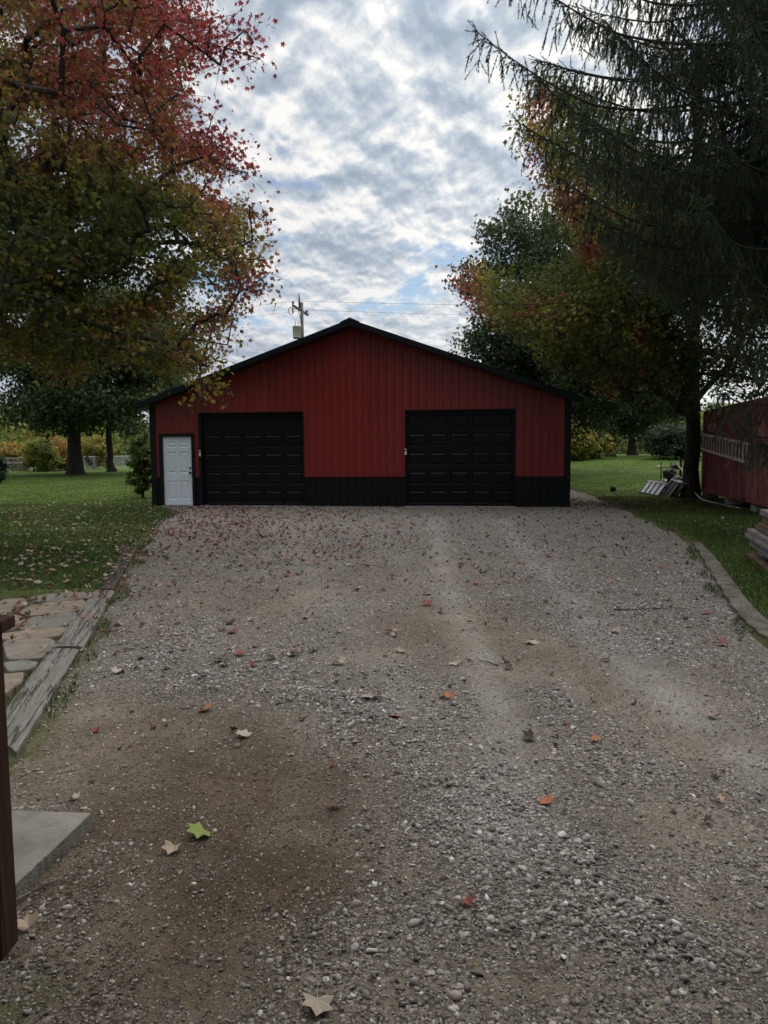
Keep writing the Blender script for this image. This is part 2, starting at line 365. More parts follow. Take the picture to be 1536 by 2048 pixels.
def driveh(x, y):
    g = gravf(x, y)
    h = .018 * (g - .4) + .03 * (fbm(x * .7, y * .7, 3, 5) - .5) + .010 * (fbm(x * 5, y * 5, 3, 8) - .5)
    P = np.stack([x.ravel(), y.ravel()], 1)
    d = polydist(P, TRACK, False).reshape(x.shape)
    s = x * .62 - y * .78
    tread = np.sin(s * 2 * PI / .11 + 1.0 * np.sin(d * 9)) * .018 * (.4 + fbm(x * 2, y * 2, 2, 17)) * np.exp(-(d / .32) ** 2)
    d2 = polydist(P, RIDGE, False).reshape(x.shape)
    h = h + tread - .012 * np.exp(-(d / .35) ** 2) + .028 * np.exp(-(d2 / .13) ** 2) * (.5 + fbm(x * 6, y * 6, 2, 2))
    edge = polydist(P, DRIVE).reshape(x.shape)
    return h * sstep(0, .3, edge) + gz(x, y)
# drive mesh (fine rows near, coarser far)
ys = [-1.0]
while ys[-1] < 34: ys.append(ys[-1] + max(.02, .0075 * abs(ys[-1])))
ys = np.array(ys); xs = np.arange(-7.7, 8.6, .035)
X, Y = np.meshgrid(xs, ys); Z = driveh(X, Y); GR = gravf(X, Y)
MOSSP = [G(*p)[:2] for p in [(240, 1165), (190, 1260), (150, 1340), (110, 1410), (70, 1480), (20, 1560)]]
LT1 = [G(*p)[:2] for p in [(872, 1035), (880, 1110), (905, 1210), (960, 1310), (1000, 1420), (1020, 1540), (1030, 1700)]]
LT2 = [G(*p)[:2] for p in [(1000, 1040), (1060, 1110), (1110, 1170), (1200, 1270), (1330, 1390), (1480, 1500), (1640, 1620)]]
LT3 = [G(*p)[:2] for p in [(560, 1040), (590, 1110), (640, 1190), (720, 1290), (800, 1400)]]
PP = np.stack([X.ravel(), Y.ravel()], 1)
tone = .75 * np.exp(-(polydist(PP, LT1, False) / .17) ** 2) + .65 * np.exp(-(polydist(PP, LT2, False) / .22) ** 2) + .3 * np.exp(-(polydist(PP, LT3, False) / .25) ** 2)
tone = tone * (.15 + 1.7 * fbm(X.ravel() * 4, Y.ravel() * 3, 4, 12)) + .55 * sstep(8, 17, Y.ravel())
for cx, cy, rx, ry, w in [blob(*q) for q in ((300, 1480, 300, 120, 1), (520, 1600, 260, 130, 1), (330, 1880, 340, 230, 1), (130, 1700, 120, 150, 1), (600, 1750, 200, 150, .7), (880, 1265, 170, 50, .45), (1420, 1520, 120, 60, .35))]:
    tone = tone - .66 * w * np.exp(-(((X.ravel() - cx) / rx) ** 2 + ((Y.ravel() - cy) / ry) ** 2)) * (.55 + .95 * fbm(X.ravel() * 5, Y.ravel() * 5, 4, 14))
mo = np.exp(-(polydist(np.stack([X.ravel(), Y.ravel()], 1), MOSSP, False) / .10) ** 2) * (fbm(X.ravel() * 4, Y.ravel() * 4, 3, 4) > .42)
mo += .8 * np.exp(-(polydist(np.stack([X.ravel(), Y.ravel()], 1), [G(20, 2030)[:2], G(90, 1990)[:2]], False) / .09) ** 2)
nx, ny = len(xs), len(ys)
idx = np.arange(nx * ny).reshape(ny, nx)
Fq = np.stack([idx[:-1, :-1], idx[:-1, 1:], idx[1:, 1:], idx[1:, :-1]], -1).reshape(-1, 4)
cx_ = (X[:-1, :-1] + .0175).ravel(); cy_ = ((Y[:-1, :-1] + Y[1:, 1:]) / 2).ravel()
Pc = np.stack([cx_, cy_], 1)
keep = inpoly(Pc + .04 * (RNG.random(Pc.shape) - .5), DRIVE); Fq = Fq[keep]
used, inv = np.unique(Fq, return_inverse=True)
Vd = np.stack([X.ravel(), Y.ravel(), Z.ravel()], 1)[used]
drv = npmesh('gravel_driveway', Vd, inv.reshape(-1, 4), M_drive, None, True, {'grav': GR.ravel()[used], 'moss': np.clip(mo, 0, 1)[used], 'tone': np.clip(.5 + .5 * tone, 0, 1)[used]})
tag(drv, kind='structure')
# lawn sheet
def graded(a, b, step, lim, grow=1.18):
    v = list(np.arange(a, b + 1e-6, step)); s = step
    while v[-1] < lim: s *= grow; v.append(v[-1] + s)
    s = step; w = [v[0]]
    while w[-1] > -lim: s *= grow; w.append(w[-1] - s)
    return np.array(w[:0:-1] + v)
lx = graded(-15, 15, .12, 900); ly = graded(-3, 30, .12, 1500)
X, Y = np.meshgrid(lx, ly); P = np.stack([X.ravel(), Y.ravel()], 1)
ins = inpoly(P, DRIVE); dd = polydist(P, DRIVE)
z = gz(P[:, 0], P[:, 1]) + .015 + .02 * (fbm(P[:, 0] * .9, P[:, 1] * .9, 3, 1) - .5)
z = np.where(ins, z - .13 * np.clip(dd / .3, 0, 1), z)
bare = np.exp(-dd / .22) * .9 * (fbm(P[:, 0] * 3, P[:, 1] * 3, 3, 6) + .3)
for q, r, w in ((G(1290, 1018), 1.2, .9), (G(1235, 1005), .9, .8), (G(1440, 1110), .5, .5), (G(60, 1250), 1.6, .8), (G(30, 1400), .8, .8), (G(1400, 1060), .9, .4)):
    bare = np.maximum(bare, w * np.exp(-(np.hypot(P[:, 0] - q[0], P[:, 1] - q[1]) / r) ** 2))
idx = np.arange(len(P)).reshape(X.shape)
Fq = np.stack([idx[:-1, :-1], idx[:-1, 1:], idx[1:, 1:], idx[1:, :-1]], -1).reshape(-1, 4)
lawn = npmesh('ground', np.column_stack([P, z]), Fq, M_lawn, None, True, {'bare': np.clip(bare, 0, 1)}); tag(lawn, kind='structure')

# ---------------------------------------------------------------- loose stones (stuff)
def ico(sub=False):
    import bmesh
    bm = bmesh.new(); bmesh.ops.create_icosphere(bm, subdivisions=2 if sub else 1, radius=1)
    V = np.array([v.co[:] for v in bm.verts]); Fc = np.array([[v.index for v in f.verts] for f in bm.faces]); bm.free(); return V, Fc
def rotm(n, tilt=1.0):
    a = RNG.uniform(0, 2 * PI, n); b = RNG.normal(0, tilt, n); c = RNG.normal(0, tilt, n)
    ca, sa, cb, sb, cc, sc = np.cos(a), np.sin(a), np.cos(b), np.sin(b), np.cos(c), np.sin(c)
    Rz = np.zeros((n, 3, 3)); Rz[:, 0, 0] = ca; Rz[:, 0, 1] = -sa; Rz[:, 1, 0] = sa; Rz[:, 1, 1] = ca; Rz[:, 2, 2] = 1
    Rx = np.zeros((n, 3, 3)); Rx[:, 0, 0] = 1; Rx[:, 1, 1] = cb; Rx[:, 1, 2] = -sb; Rx[:, 2, 1] = sb; Rx[:, 2, 2] = cb
    Ry = np.zeros((n, 3, 3)); Ry[:, 1, 1] = 1; Ry[:, 0, 0] = cc; Ry[:, 0, 2] = sc; Ry[:, 2, 0] = -sc; Ry[:, 2, 2] = cc
    return Rz @ Rx @ Ry
def scatter(T, Fc, pos, R, sc, jitter=0.0):
    n, k = len(pos), len(T)
    A = np.broadcast_to(T, (n, k, 3)).copy()
    if jitter: A *= (1 + jitter * (RNG.random((n, k, 1)) - .5))
    A = A * sc[:, None, :]
    A = np.einsum('nij,nkj->nki', R, A) + pos[:, None, :]
    Fs = (Fc[None] + (np.arange(n) * k)[:, None, None]).reshape(-1, Fc.shape[1])
    return A.reshape(-1, 3), Fs
def hull(npt, seed):
    import bmesh
    r = np.random.default_rng(seed); P = r.normal(size=(npt, 3)); P /= np.linalg.norm(P, axis=1, keepdims=True); P *= r.uniform(.72, 1.08, (npt, 1)); P[:, 0] *= r.uniform(.9, 1.3)
    bm = bmesh.new(); [bm.verts.new(p) for p in P]; bmesh.ops.convex_hull(bm, input=bm.verts); bmesh.ops.delete(bm, geom=[v for v in bm.verts if not v.link_faces], context='VERTS')
    bmesh.ops.triangulate(bm, faces=bm.faces); bm.verts.index_update(); V = np.array([v.co[:] for v in bm.verts]); Fc = np.array([[v.index for v in f.verts] for f in bm.faces]); bm.free(); return V, Fc
HB = [hull(15, i) for i in range(8)]; HS = [hull(9, 50 + i) for i in range(8)]
VV, FF, off = [], [], 0
for (y0, y1, dens, smin, smed, big) in ((1.2, 3.2, 7500, .0028, .0052, True), (3.2, 5.5, 2800, .0042, .0068, False), (5.5, 9, 850, .007, .0095, False), (9, 14, 480, .009, .0125, False), (14, 21.2, 200, .010, .014, False)):
    xm = .62 * y1 + .4; area = 2 * xm * (y1 - y0); n = int(dens * area)
    x = RNG.uniform(-xm, xm, n); y = RNG.uniform(y0, y1, n)
    P2 = np.stack([x, y], 1)
    g = gravf(x, y); ok = inpoly(P2 + RNG.normal(0, .05, P2.shape), DRIVE) & (RNG.random(n) < .46 + .54 * np.clip(g, 0, 1) ** 1.6) & (np.abs(x) < .58 * y + .5)
    x, y, g = x[ok], y[ok], g[ok]; n = len(x)
    s = np.clip(smed * np.exp(RNG.normal(0, .48, n)) * (.66 + .55 * g), smin, .021)
    zz = driveh(x, y)
    sc = np.stack([s * RNG.uniform(.8, 1.35, n), s * RNG.uniform(.7, 1.1, n), s * RNG.uniform(.5, .85, n)], 1)
    pos = np.stack([x, y, zz + s * RNG.uniform(-.25, .35, n)], 1)
    R = rotm(n, .35)
    lg = s > (.009 if big else .02)
    ch = RNG.integers(0, 8, n)
    for sel, HH_ in ((lg, HB), (~lg, HS)):
        for j in range(8):
            m = sel & (ch == j)
            if m.sum():
                V_, F_ = scatter(HH_[j][0], HH_[j][1], pos[m], R[m], sc[m], .08)
                VV.append(V_); FF.append(F_ + off); off += len(V_)
gr = npmesh('gravel', np.concatenate(VV), np.concatenate(FF), M_stone, None, False)
tag(gr, 'loose grey and tan gravel stones scattered over the driveway', 'gravel', kind='stuff')

# ---------------------------------------------------------------- grass blades (stuff)
def lawn_ok(P): return ~inpoly(P, DRIVE)
BARN_YAW = .1158; BO = np.array([-7.0732, 21.3637])
bx = np.array([math.cos(BARN_YAW), -math.sin(BARN_YAW)]); bn = np.array([math.sin(BARN_YAW), math.cos(BARN_YAW)])
def B(s, d, z=0): q = BO + bx * s + bn * d; return np.array([q[0], q[1], z])
BARNP = [tuple(B(.1, 0)[:2]), tuple(B(12.38, 0)[:2]), tuple(B(12.38, 14)[:2]), tuple(B(.1, 14)[:2])]
PATIO = [tuple(G(*p)[:2]) for p in [(-260, 1188), (190, 1180), (100, 1292), (20, 1400), (-300, 1430)]]
VV, HU, RN = [], [], []
for (x0, x1, y0, y1, dens) in ((-10, -2, 3, 12, 1500), (-16, -4, 12, 22, 900), (-30, -6, 22, 62, 300), (3, 12, 6, 14, 1500), (4, 14, 14, 24, 900), (4, 34, 24, 62, 220)):
    n = int((x1 - x0) * (y1 - y0) * dens); P = np.stack([RNG.uniform(x0, x1, n), RNG.uniform(y0, y1, n)], 1)
    fr = np.abs(P[:, 0]) < .60 * P[:, 1] + .6; P = P[fr]
    ed = polydist(P, DRIVE); ok = (lawn_ok(P) | (ed < .34 * fbm(P[:, 0] * 2.3, P[:, 1] * 2.3, 3, 5) - .06)) & ~inpoly(P, BARNP) & ~inpoly(P, PATIO) & (RNG.random(len(P)) < .15 + .85 * sstep(0, .3, ed + .25 * (fbm(P[:, 0] * 2, P[:, 1] * 2, 2) - .3)))
    P = P[ok]; P = P[RNG.random(len(P)) > sstep(24, 60, P[:, 1])]; n = len(P); D = P[:, 1]
    h = (1 - .55 * sstep(16, 30, D)) * RNG.uniform(.02, .055, n) * (.6 + .8 * fbm(P[:, 0] * 1.5, P[:, 1] * 1.5, 3, 2)); wd = .0022 + .00045 * D
    a = RNG.uniform(0, 2 * PI, n); l = RNG.normal(0, .6, (n, 2)) * h[:, None]
    z0 = gz(P[:, 0], P[:, 1]) + .005
    v0 = np.column_stack([P[:, 0] - np.cos(a) * wd, P[:, 1] - np.sin(a) * wd, z0]); v1 = np.column_stack([P[:, 0] + np.cos(a) * wd, P[:, 1] + np.sin(a) * wd, z0])
    v2 = np.column_stack([P[:, 0] + l[:, 0], P[:, 1] + l[:, 1], z0 + .015 + h])
    VV.append(np.stack([v0, v1, v2], 1).reshape(-1, 3)); HU.append(np.repeat(np.clip(.22 * sstep(17, 26, P[:, 1]) - .12 * sstep(17, 9, P[:, 1]) + fbm(P[:, 0] * .6, P[:, 1] * .6, 3) * .9 - .1 + RNG.normal(0, .2, n), 0, 1), 3)); RN.append(np.repeat(RNG.random(n), 3))  # far blades made lighter by hue, standing in for stronger light there
V = np.concatenate(VV); Fg = np.arange(len(V)).reshape(-1, 3)
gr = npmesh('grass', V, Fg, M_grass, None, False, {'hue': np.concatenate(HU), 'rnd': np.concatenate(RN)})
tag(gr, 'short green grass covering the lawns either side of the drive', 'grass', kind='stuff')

# ---------------------------------------------------------------- trees
def maple_tpl():
    ang = [90, 62, 38, 14, -14, -50, -90, -130, -166, 166, 142, 118]
    rad = [1.0, .45, .92, .42, .62, .38, .18, .38, .62, .42, .92, .45]
    V = [(0, 0, 0)] + [(r * math.cos(math.radians(a)) * .62, r * math.sin(math.radians(a)) * .62 + .1, -.16 * r * r) for a, r in zip(ang, rad)]
    n = len(ang); return np.array(V), np.array([(0, i % n + 1, (i + 1) % n + 1) for i in range(n)])
LEAF_M = maple_tpl()
LEAF_D = (np.array([(0, -.5, 0), (.3, 0, -.06), (0, .5, 0), (-.3, 0, -.06)]), np.array([(0, 1, 2), (0, 2, 3)]))
LEAF_3 = (np.array([(0, -.5, 0), (.36, .02, -.1), (.12, .1, .02), (0, .6, -.06), (-.14, .12, .03), (-.38, 0, -.1)]), np.array([(0, 1, 2), (0, 2, 4), (2, 3, 4), (0, 4, 5)]))
def trunk_mesh(mb, pts, rads, n=14, flare=0.0, seed=1):
    rr = random.Random(seed); o = len(mb.v); ph = [rr.uniform(0, 6.28) for _ in range(4)]
    for i, (p, r) in enumerate(zip(pts, rads)):
        h = p[2] - pts[0][2]
        for k in range(n):
            a = 2 * PI * k / n; f = 1 + .07 * math.sin(3 * a + ph[0] + h * .3) + .04 * math.sin(7 * a + ph[1] + h)
            if flare: f += flare * math.exp(-h / (r * 1.1 + .05)) * (.55 + .5 * max(0, math.sin(4 * a + ph[2])))
            mb.v.append((p[0] + math.cos(a) * r * f, p[1] + math.sin(a) * r * f, p[2]))
    for i in range(len(pts) - 1):
        for k in range(n):
            a0 = o + i * n + k; a1 = o + i * n + (k + 1) % n; mb.f.append((a0, a1, a1 + n, a0 + n))
def segs(P0, P1, R0, R1, n=5):
    d = P1 - P0; L = np.linalg.norm(d, axis=1, keepdims=True) + 1e-9; d = d / L
    up = np.where(np.abs(d[:, 2:3]) < .9, np.array([[0, 0, 1.]]), np.array([[1., 0, 0]]))
    a = np.cross(d, up); a /= np.linalg.norm(a, axis=1, keepdims=True); b = np.cross(a, d)
    th = np.arange(n) * 2 * PI / n; c = np.cos(th)[None, :, None]; s_ = np.sin(th)[None, :, None]
    ring = a[:, None] * c + b[:, None] * s_
    P1e = P1 + d * R1[:, None] * .3
    V = np.concatenate([P0[:, None] + ring * R0[:, None, None], P1e[:, None] + ring * R1[:, None, None]], 1)
    m = len(P0); k = np.arange(n); F1 = np.stack([k, (k + 1) % n, (k + 1) % n + n, k + n], 1)
    return V.reshape(-1, 3), (F1[None] + (np.arange(m) * 2 * n)[:, None, None]).reshape(-1, 4)
def skeleton(trunk, limbs, targets, rng, axis, stepm=.45, bend=.25):
    pos = [np.array(p, float) for p in trunk]; par = [-1] + list(range(len(trunk) - 1))
    start_ok = max(1, int(len(trunk) * .22))
    for lb in limbs:
        l0 = np.array(lb[0], float); A = np.array(pos); j = int(np.argmin(np.linalg.norm(A - l0, axis=1)))
        prev = j; last = pos[j]
        for q in lb[1:]:
            q = np.array(q, float); m = max(1, int(np.linalg.norm(q - last) / stepm))
            s0 = last
            for i in range(1, m + 1):
                pos.append(s0 + (q - s0) * i / m + rng.normal(0, .04, 3)); par.append(prev); prev = len(pos) - 1
            last = q
    allowed = np.ones(len(pos), bool); allowed[:start_ok] = False
    ax = np.array(axis, float)
    order = np.argsort(np.linalg.norm((targets - ax) * np.array([1, 1, .6]), axis=1))
    tips = []
    for ti in order:
        t_ = targets[ti]; A = np.array(pos); dv = t_ - A; d = np.linalg.norm(dv, axis=1)
        cost = d + np.where(dv[:, 2] < -.3, .5 * (-dv[:, 2]), 0) + np.where(allowed[:len(A)] if len(allowed) == len(A) else True, 0, 100)
        j = int(np.argmin(cost)); p0 = pos[j]
        pd = p0 - pos[par[j]] if par[j] >= 0 else np.array([0, 0, 1.]); pd = pd / (np.linalg.norm(pd) + 1e-9)
        L = d[j]; m = max(1, int(L / stepm)); c = p0 + pd * L * bend + np.array([0, 0, L * .12])
        prev = j
        for i in range(1, m + 1):
            u = i / m; q = p0 * (1 - u) ** 2 + c * 2 * u * (1 - u) + t_ * u * u + (rng.normal(0, .05, 3) if i < m else 0)
            pos.append(q); par.append(prev); prev = len(pos) - 1; allowed = np.append(allowed, True)
        tips.append(prev)
    pos = np.array(pos); par = np.array(par)
    w = np.zeros(len(pos)); w[tips] = 1
    for i in range(len(pos) - 1, 0, -1): w[par[i]] += w[i]
    return pos, par, np.maximum(w, 1), np.array(tips)
def tree(name, label, cat, base, trunk_pts, trunk_r, ells, mask, K, per, leaf, lsize, hue, mat, seed, group=None, limbs=(), extra=(), sig=.34, flare=.5, rtip=.006, tw=True, holes=0.0, zmin=2.0, hang=.5, out_keep=.5, ymin=-99, shell=.35):
    rng = np.random.default_rng(seed)
    T = []
    tot = sum(e[3] * e[4] * e[5] for e in ells)
    for (cx, cy, cz, rx, ry, rz) in ells:
        n = int(K * 6 * (rx * ry * rz) / tot) + 20
        u = rng.normal(size=(n, 3)); u /= np.linalg.norm(u, axis=1, keepdims=True); r = rng.random(n) ** (shell)
        T.append(np.array([cx, cy, cz]) + u * r[:, None] * np.array([rx, ry, rz]))
    T = np.concatenate(T); rng.shuffle(T)
    px = proj(T); vis = (px[:, 0] > -40) & (px[:, 0] < 1576) & (px[:, 1] > -40) & (px[:, 1] < 2048) & (T[:, 1] > .5)
    ok = (T[:, 2] > zmin) & (T[:, 1] > ymin)
    if mask is not None: ok &= (~vis | inpoly(px, mask))
    if holes: ok &= (fbm(px[:, 0] / 42., px[:, 1] / 42., 3, seed) > holes) | ~vis
    ok &= vis | (rng.random(len(T)) < out_keep)
    T = T[ok][:K]
    if len(extra): T = np.concatenate([T, np.array(extra)])
    axis = trunk_pts[len(trunk_pts) // 2]
    pos, par, w, tips = skeleton(trunk_pts, limbs, T, rng, axis)
    root = empty(name, base, 0, label, cat, group); b = np.array(base)
    nt = len(trunk_pts); wr = rtip * w ** .5 * 1.15
    mb = MB(); trunk_mesh(mb, [np.array(p) - b for p in trunk_pts], trunk_r, 16, flare, seed)
    i = np.arange(nt, len(pos)); thick = wr[i] > .03
    VV = [np.array(mb.v)]; FF = [np.array(mb.f)]; off = len(mb.v)
    for m, ns in ((thick, 7), (~thick, 4)):
        j = i[m]
        if len(j):
            r0 = np.minimum(wr[par[j]], wr[j] * 1.5); V_, F_ = segs(pos[par[j]] - b, pos[j] - b, r0, wr[j] * .92, ns); VV.append(V_); FF.append(F_ + off); off += len(V_)
    # leaves
    tipp = pos[tips]; pt = pos[par[tips]]
    n = len(tips) * per
    src = np.repeat(np.arange(len(tips)), per); u = rng.random(n) ** .7
    C = tipp[src] * u[:, None] + pt[src] * (1 - u[:, None]) + np.clip(rng.normal(0, 1, (n, 3)), -1.9, 1.9) * np.array([sig, sig, sig * .6])
    if tw:   # twigs out to a share of the leaves
        tt = rng.choice(n, n // 6, replace=False); V_, F_ = segs(tipp[src[tt]] - b, C[tt] - b, np.full(len(tt), rtip * .6), np.full(len(tt), rtip * .3), 3)
        VV.append(V_); FF.append(F_ + off); off += len(V_)
    wood_ = npmesh('trunk', np.concatenate(VV), np.concatenate(FF), M_bark, root, True)
    pxl = proj(C); fr = (pxl[:, 0] > -60) & (pxl[:, 0] < 1600) & (pxl[:, 1] > -60) & (C[:, 1] > .5)
    sc = lsize * rng.uniform(.65, 1.25, n)
    kp = fr | (rng.random(n) < .4); sc = np.where(fr, sc, sc * 1.5)
    C, sc, src = C[kp], sc[kp], src[kp]; n = len(C)
    R = rotm2(n, hang, rng)
    hb = rng.normal(0, 1, len(tips))
    hv = np.clip(hue(C, hb[src], rng), 0, 1)
    T_, F_ = leaf
    V_, F2 = scatter_rng(T_, F_, C - b, R, sc)
    npmesh('crown', V_, F2, mat, root, False, {'hue': np.repeat(hv, len(T_)), 'rnd': np.repeat(rng.random(n), len(T_))})
    return root
def rotm2(n, hang, rng):
    a = rng.uniform(0, 2 * PI, n); b = rng.normal(-hang, .7, n); c = rng.normal(0, .6, n)
    ca, sa, cb, sb, cc, sc = np.cos(a), np.sin(a), np.cos(b), np.sin(b), np.cos(c), np.sin(c)
    Z0 = np.zeros(n); O = np.ones(n)
    Rz = np.stack([np.stack([ca, -sa, Z0], 1), np.stack([sa, ca, Z0], 1), np.stack([Z0, Z0, O], 1)], 1)
    Rx = np.stack([np.stack([O, Z0, Z0], 1), np.stack([Z0, cb, -sb], 1), np.stack([Z0, sb, cb], 1)], 1)
    Ry = np.stack([np.stack([cc, Z0, sc], 1), np.stack([Z0, O, Z0], 1), np.stack([-sc, Z0, cc], 1)], 1)
    return Rz @ Rx @ Ry
def scatter_rng(T, Fc, pos, R, sc):
    n, k = len(pos), len(T); A = np.einsum('nij,nkj->nki', R, T[None] * sc[:, None, None]) + pos[:, None, :]
    return A.reshape(-1, 3), (Fc[None] + (np.arange(n) * k)[:, None, None]).reshape(-1, Fc.shape[1])
def tpts(base, top, n=14, wob=.12, seed=0):
    r = random.Random(seed); base = np.array(base, float); top = np.array(top, float)
    return [base + (top - base) * (i / n) ** 1.7 + (np.array([r.uniform(-wob, wob), r.uniform(-wob, wob), 0]) if 0 < i else 0) for i in range(n + 1)]
def trad(r, n=14, end=.25): return [r * (1 - (1 - end) * (i / n) ** 1.5) for i in range(n + 1)]

# -- foreground maple, left
MASK_A = [(-900, -900), (470, -900), (430, -60), (425, 20), (440, 95), (385, 130), (365, 190), (400, 240), (420, 290), (470, 330), (478, 400), (500, 450), (490, 500), (505, 540), (470, 600), (455, 650), (430, 715), (425, 760), (390, 735), (350, 765), (300, 728), (250, 750), (205, 705), (165, 735), (120, 760), (90, 720), (40, 700), (0, 735), (-300, 760), (-900, 800)]
def hueA(C, hb, rng):
    p = proj(C); x, y = p[:, 0], p[:, 1]
    f = .36 + .44 * sstep(500, 120, y) * sstep(-250, 330, x) + .30 * sstep(260, 480, x) * sstep(780, 350, y) + .12 * sstep(330, 480, x)
    f = f * 1.0 + .10 * hb + rng.normal(0, .08, len(x)) + .9 * (fbm(C[:, 0] * .8, C[:, 2] * .8, 3, 2) - .52) - .02 * sstep(420, 560, y)
    return f
bA = (-9.6, 10.5, 0)
sprA = [at(x, y, d) for x, y, d in [(490, 60, 9), (505, 80, 9), (470, 30, 9.2), (450, 95, 9), (520, 118, 8.8), (425, 232, 9.5), (440, 290, 9.5), (478, 310, 9.6), (492, 345, 9.4), (498, 410, 9.6), (520, 440, 9.5), (505, 480, 9.8), (532, 520, 9.6), (540, 545, 9.3), (500, 575, 9.3), (518, 590, 9.2), (470, 560, 9.5), (465, 640, 10), (400, 768, 9.5), (408, 775, 9.4), (402, 800, 9.3), (470, 500, 9.8), (455, 690, 10), (440, 130, 9), (415, 110, 9)]]
limbA = [[(-9.5, 10.5, 3.2), at(0, 590, 9.6), at(150, 640, 9.8), at(250, 668, 10), at(330, 690, 10.1), at(400, 730, 9.8)],
         [(-9.5, 10.5, 4.2), at(-100, 400, 9.5), at(30, 330, 9.3), at(90, 318, 9.3)],
         [(-9.5, 10.5, 5), at(-50, 330, 10.5), at(130, 340, 11), at(300, 480, 11.2), at(430, 500, 10.4)],
         [(-9.5, 10.5, 6.5), at(-40, 100, 10.5), at(150, 170, 10.8), at(330, 120, 10.2), at(440, 60, 9.4)],
         [(-9.5, 10.5, 3.6), at(0, 660, 12), at(160, 720, 12.5), at(260, 735, 12.8)]]
tree('maple_tree', 'large maple turning red, orange and olive, its crown filling the upper left foreground', 'tree', bA, tpts(bA, (-9.2, 10.9, 14.5), seed=1), trad(.42),
     [(-7.8, 11.2, 8.6, 7.6, 5.2, 7.4), (-4.6, 11, 5.2, 4.4, 3.4, 3.4), (-3.6, 10.6, 4.3, 2.6, 2.2, 2.0)], MASK_A, 2700, 39, LEAF_M, .082, hueA, M_maple, 11, limbs=limbA, extra=sprA, sig=.19, ymin=6.8, zmin=2.2, out_keep=.16, shell=.5, holes=.43, hang=1.1)

# -- large maple by the container, right
MASK_D = [(1065, 165), (1110, 150), (1200, 200), (1300, 330), (1536, 380), (1800, 100), (2600, -500), (2600, 900), (1536, 880), (1470, 800), (1400, 840), (1330, 850), (1250, 800), (1180, 770), (1120, 745), (1090, 700), (1060, 660), (1000, 650), (960, 610), (920, 570), (925, 545), (1000, 560), (1060, 570), (1110, 540), (1150, 510), (1170, 470), (1120, 430), (1090, 350), (1060, 300), (1050, 200)]
def hueD(C, hb, rng):
    p = proj(C); x, y = p[:, 0], p[:, 1]
    g_ = lambda cx, cy, rx, ry: np.exp(-(((x - cx) / rx) ** 2 + ((y - cy) / ry) ** 2))
    f = .13 + .52 * sstep(1010, 930, x) * (y > 450) + .60 * g_(1080, 210, 45, 60) + .66 * g_(1140, 400, 50, 60) + .7 * g_(1180, 500, 35, 40) + .6 * g_(1060, 330, 40, 60) + .13 * g_(1120, 610, 130, 60) + .55 * g_(1280, 670, 30, 30)
    f = f + .06 * hb + .13 * (hb > 1.9) * 3 + rng.normal(0, .06, len(x)) + .5 * (fbm(C[:, 0] * .5, C[:, 2] * .5, 3, 5) - .5) + .12 * sstep(540, 650, y) * sstep(1300, 1100, x)
    return f
bD = tuple(G(1392, 1000)); bD = (bD[0] + .1, bD[1] + .6, 0)
limbD = [[(bD[0], bD[1], 3.0), at(1368, 820, 23.5), at(1320, 780, 22.5), at(1240, 735, 21.5), at(1150, 680, 20.5), at(1040, 620, 19.5), at(950, 560, 19)],
         [(bD[0], bD[1], 4.0), at(1380, 640, 23), at(1290, 480, 22), at(1180, 400, 21)],
         [(bD[0], bD[1], 3.5), at(1430, 760, 23), at(1475, 700, 22.5), at(1530, 560, 22)],
         [(bD[0], bD[1], 6.0), at(1400, 500, 23), at(1330, 300, 22), at(1180, 220, 21)]]
sprD = [at(x, y, d) for x, y, d in [(935, 545, 19), (960, 560, 19), (920, 560, 19), (990, 560, 19.2), (1065, 555, 19.5), (1020, 520, 19.5), (1085, 240, 20), (1090, 180, 20), (1110, 200, 20), (1080, 370, 20.5), (1130, 420, 20.5), (1150, 400, 20.5), (1165, 490, 20.5), (1185, 500, 20.5), (975, 610, 19)]]
tree('maple_tree', 'tall mostly green maple with orange tips, its trunk beside the red container', 'tree', bD, tpts(bD, (bD[0] - .3, bD[1] - .3, 13), wob=.04, seed=4), trad(.24, end=.5),
     [(bD[0] - 1.6, bD[1] - 1.5, 8.2, 8.2, 6.0, 6.2), (bD[0] - 4.5, bD[1] - 3, 5.4, 4.5, 3.5, 2.6)], MASK_D, 1700, 42, LEAF_3, .15, hueD, M_maple, 21, limbs=limbD, extra=sprD, sig=.36, zmin=2.7, flare=.5, holes=.26, out_keep=.6, shell=.5)

# -- big dark trees
def hueDark(lo, a=.25): return lambda C, hb, rng: lo + .12 * hb + rng.normal(0, .12, len(C)) + a * (fbm(C[:, 0] * .5, C[:, 2] * .5, 3, 7) - .5)
MASK_C = [(915, 745), (905, 690), (940, 650), (960, 615), (920, 575), (935, 520), (960, 490), (955, 440), (985, 400), (1040, 385), (1090, 420), (1200, 430), (1400, 500), (1400, 900), (1000, 900)]
bC = (9.0, 40, float(gz(9, 40)))
tree('oak_tree', 'tall dark green tree rising behind the right end of the barn roof', 'tree', bC, tpts(bC, (bC[0], 40, 15), seed=8), trad(.45), [(10.2, 40, 9.5, 6.2, 4.5, 7.6), (8.0, 39, 6, 5.0, 4, 4.2)], MASK_C, 1500, 46, LEAF_3, .26, hueDark(.25), M_dark, 31, sig=.42, zmin=2.4, holes=.12, shell=.5)
bB = tuple(G(152, 950)); bB = (bB[0], bB[1], 0)
MASK_B = [(-400, 560), (200, 560), (300, 600), (420, 640), (470, 700), (430, 745), (330, 790), (285, 815), (290, 880), (262, 885), (235, 850), (215, 845), (190, 862), (165, 850), (130, 858), (105, 870), (80, 850), (66, 862), (50, 850), (35, 862), (15, 870), (-60, 880), (-400, 880)]
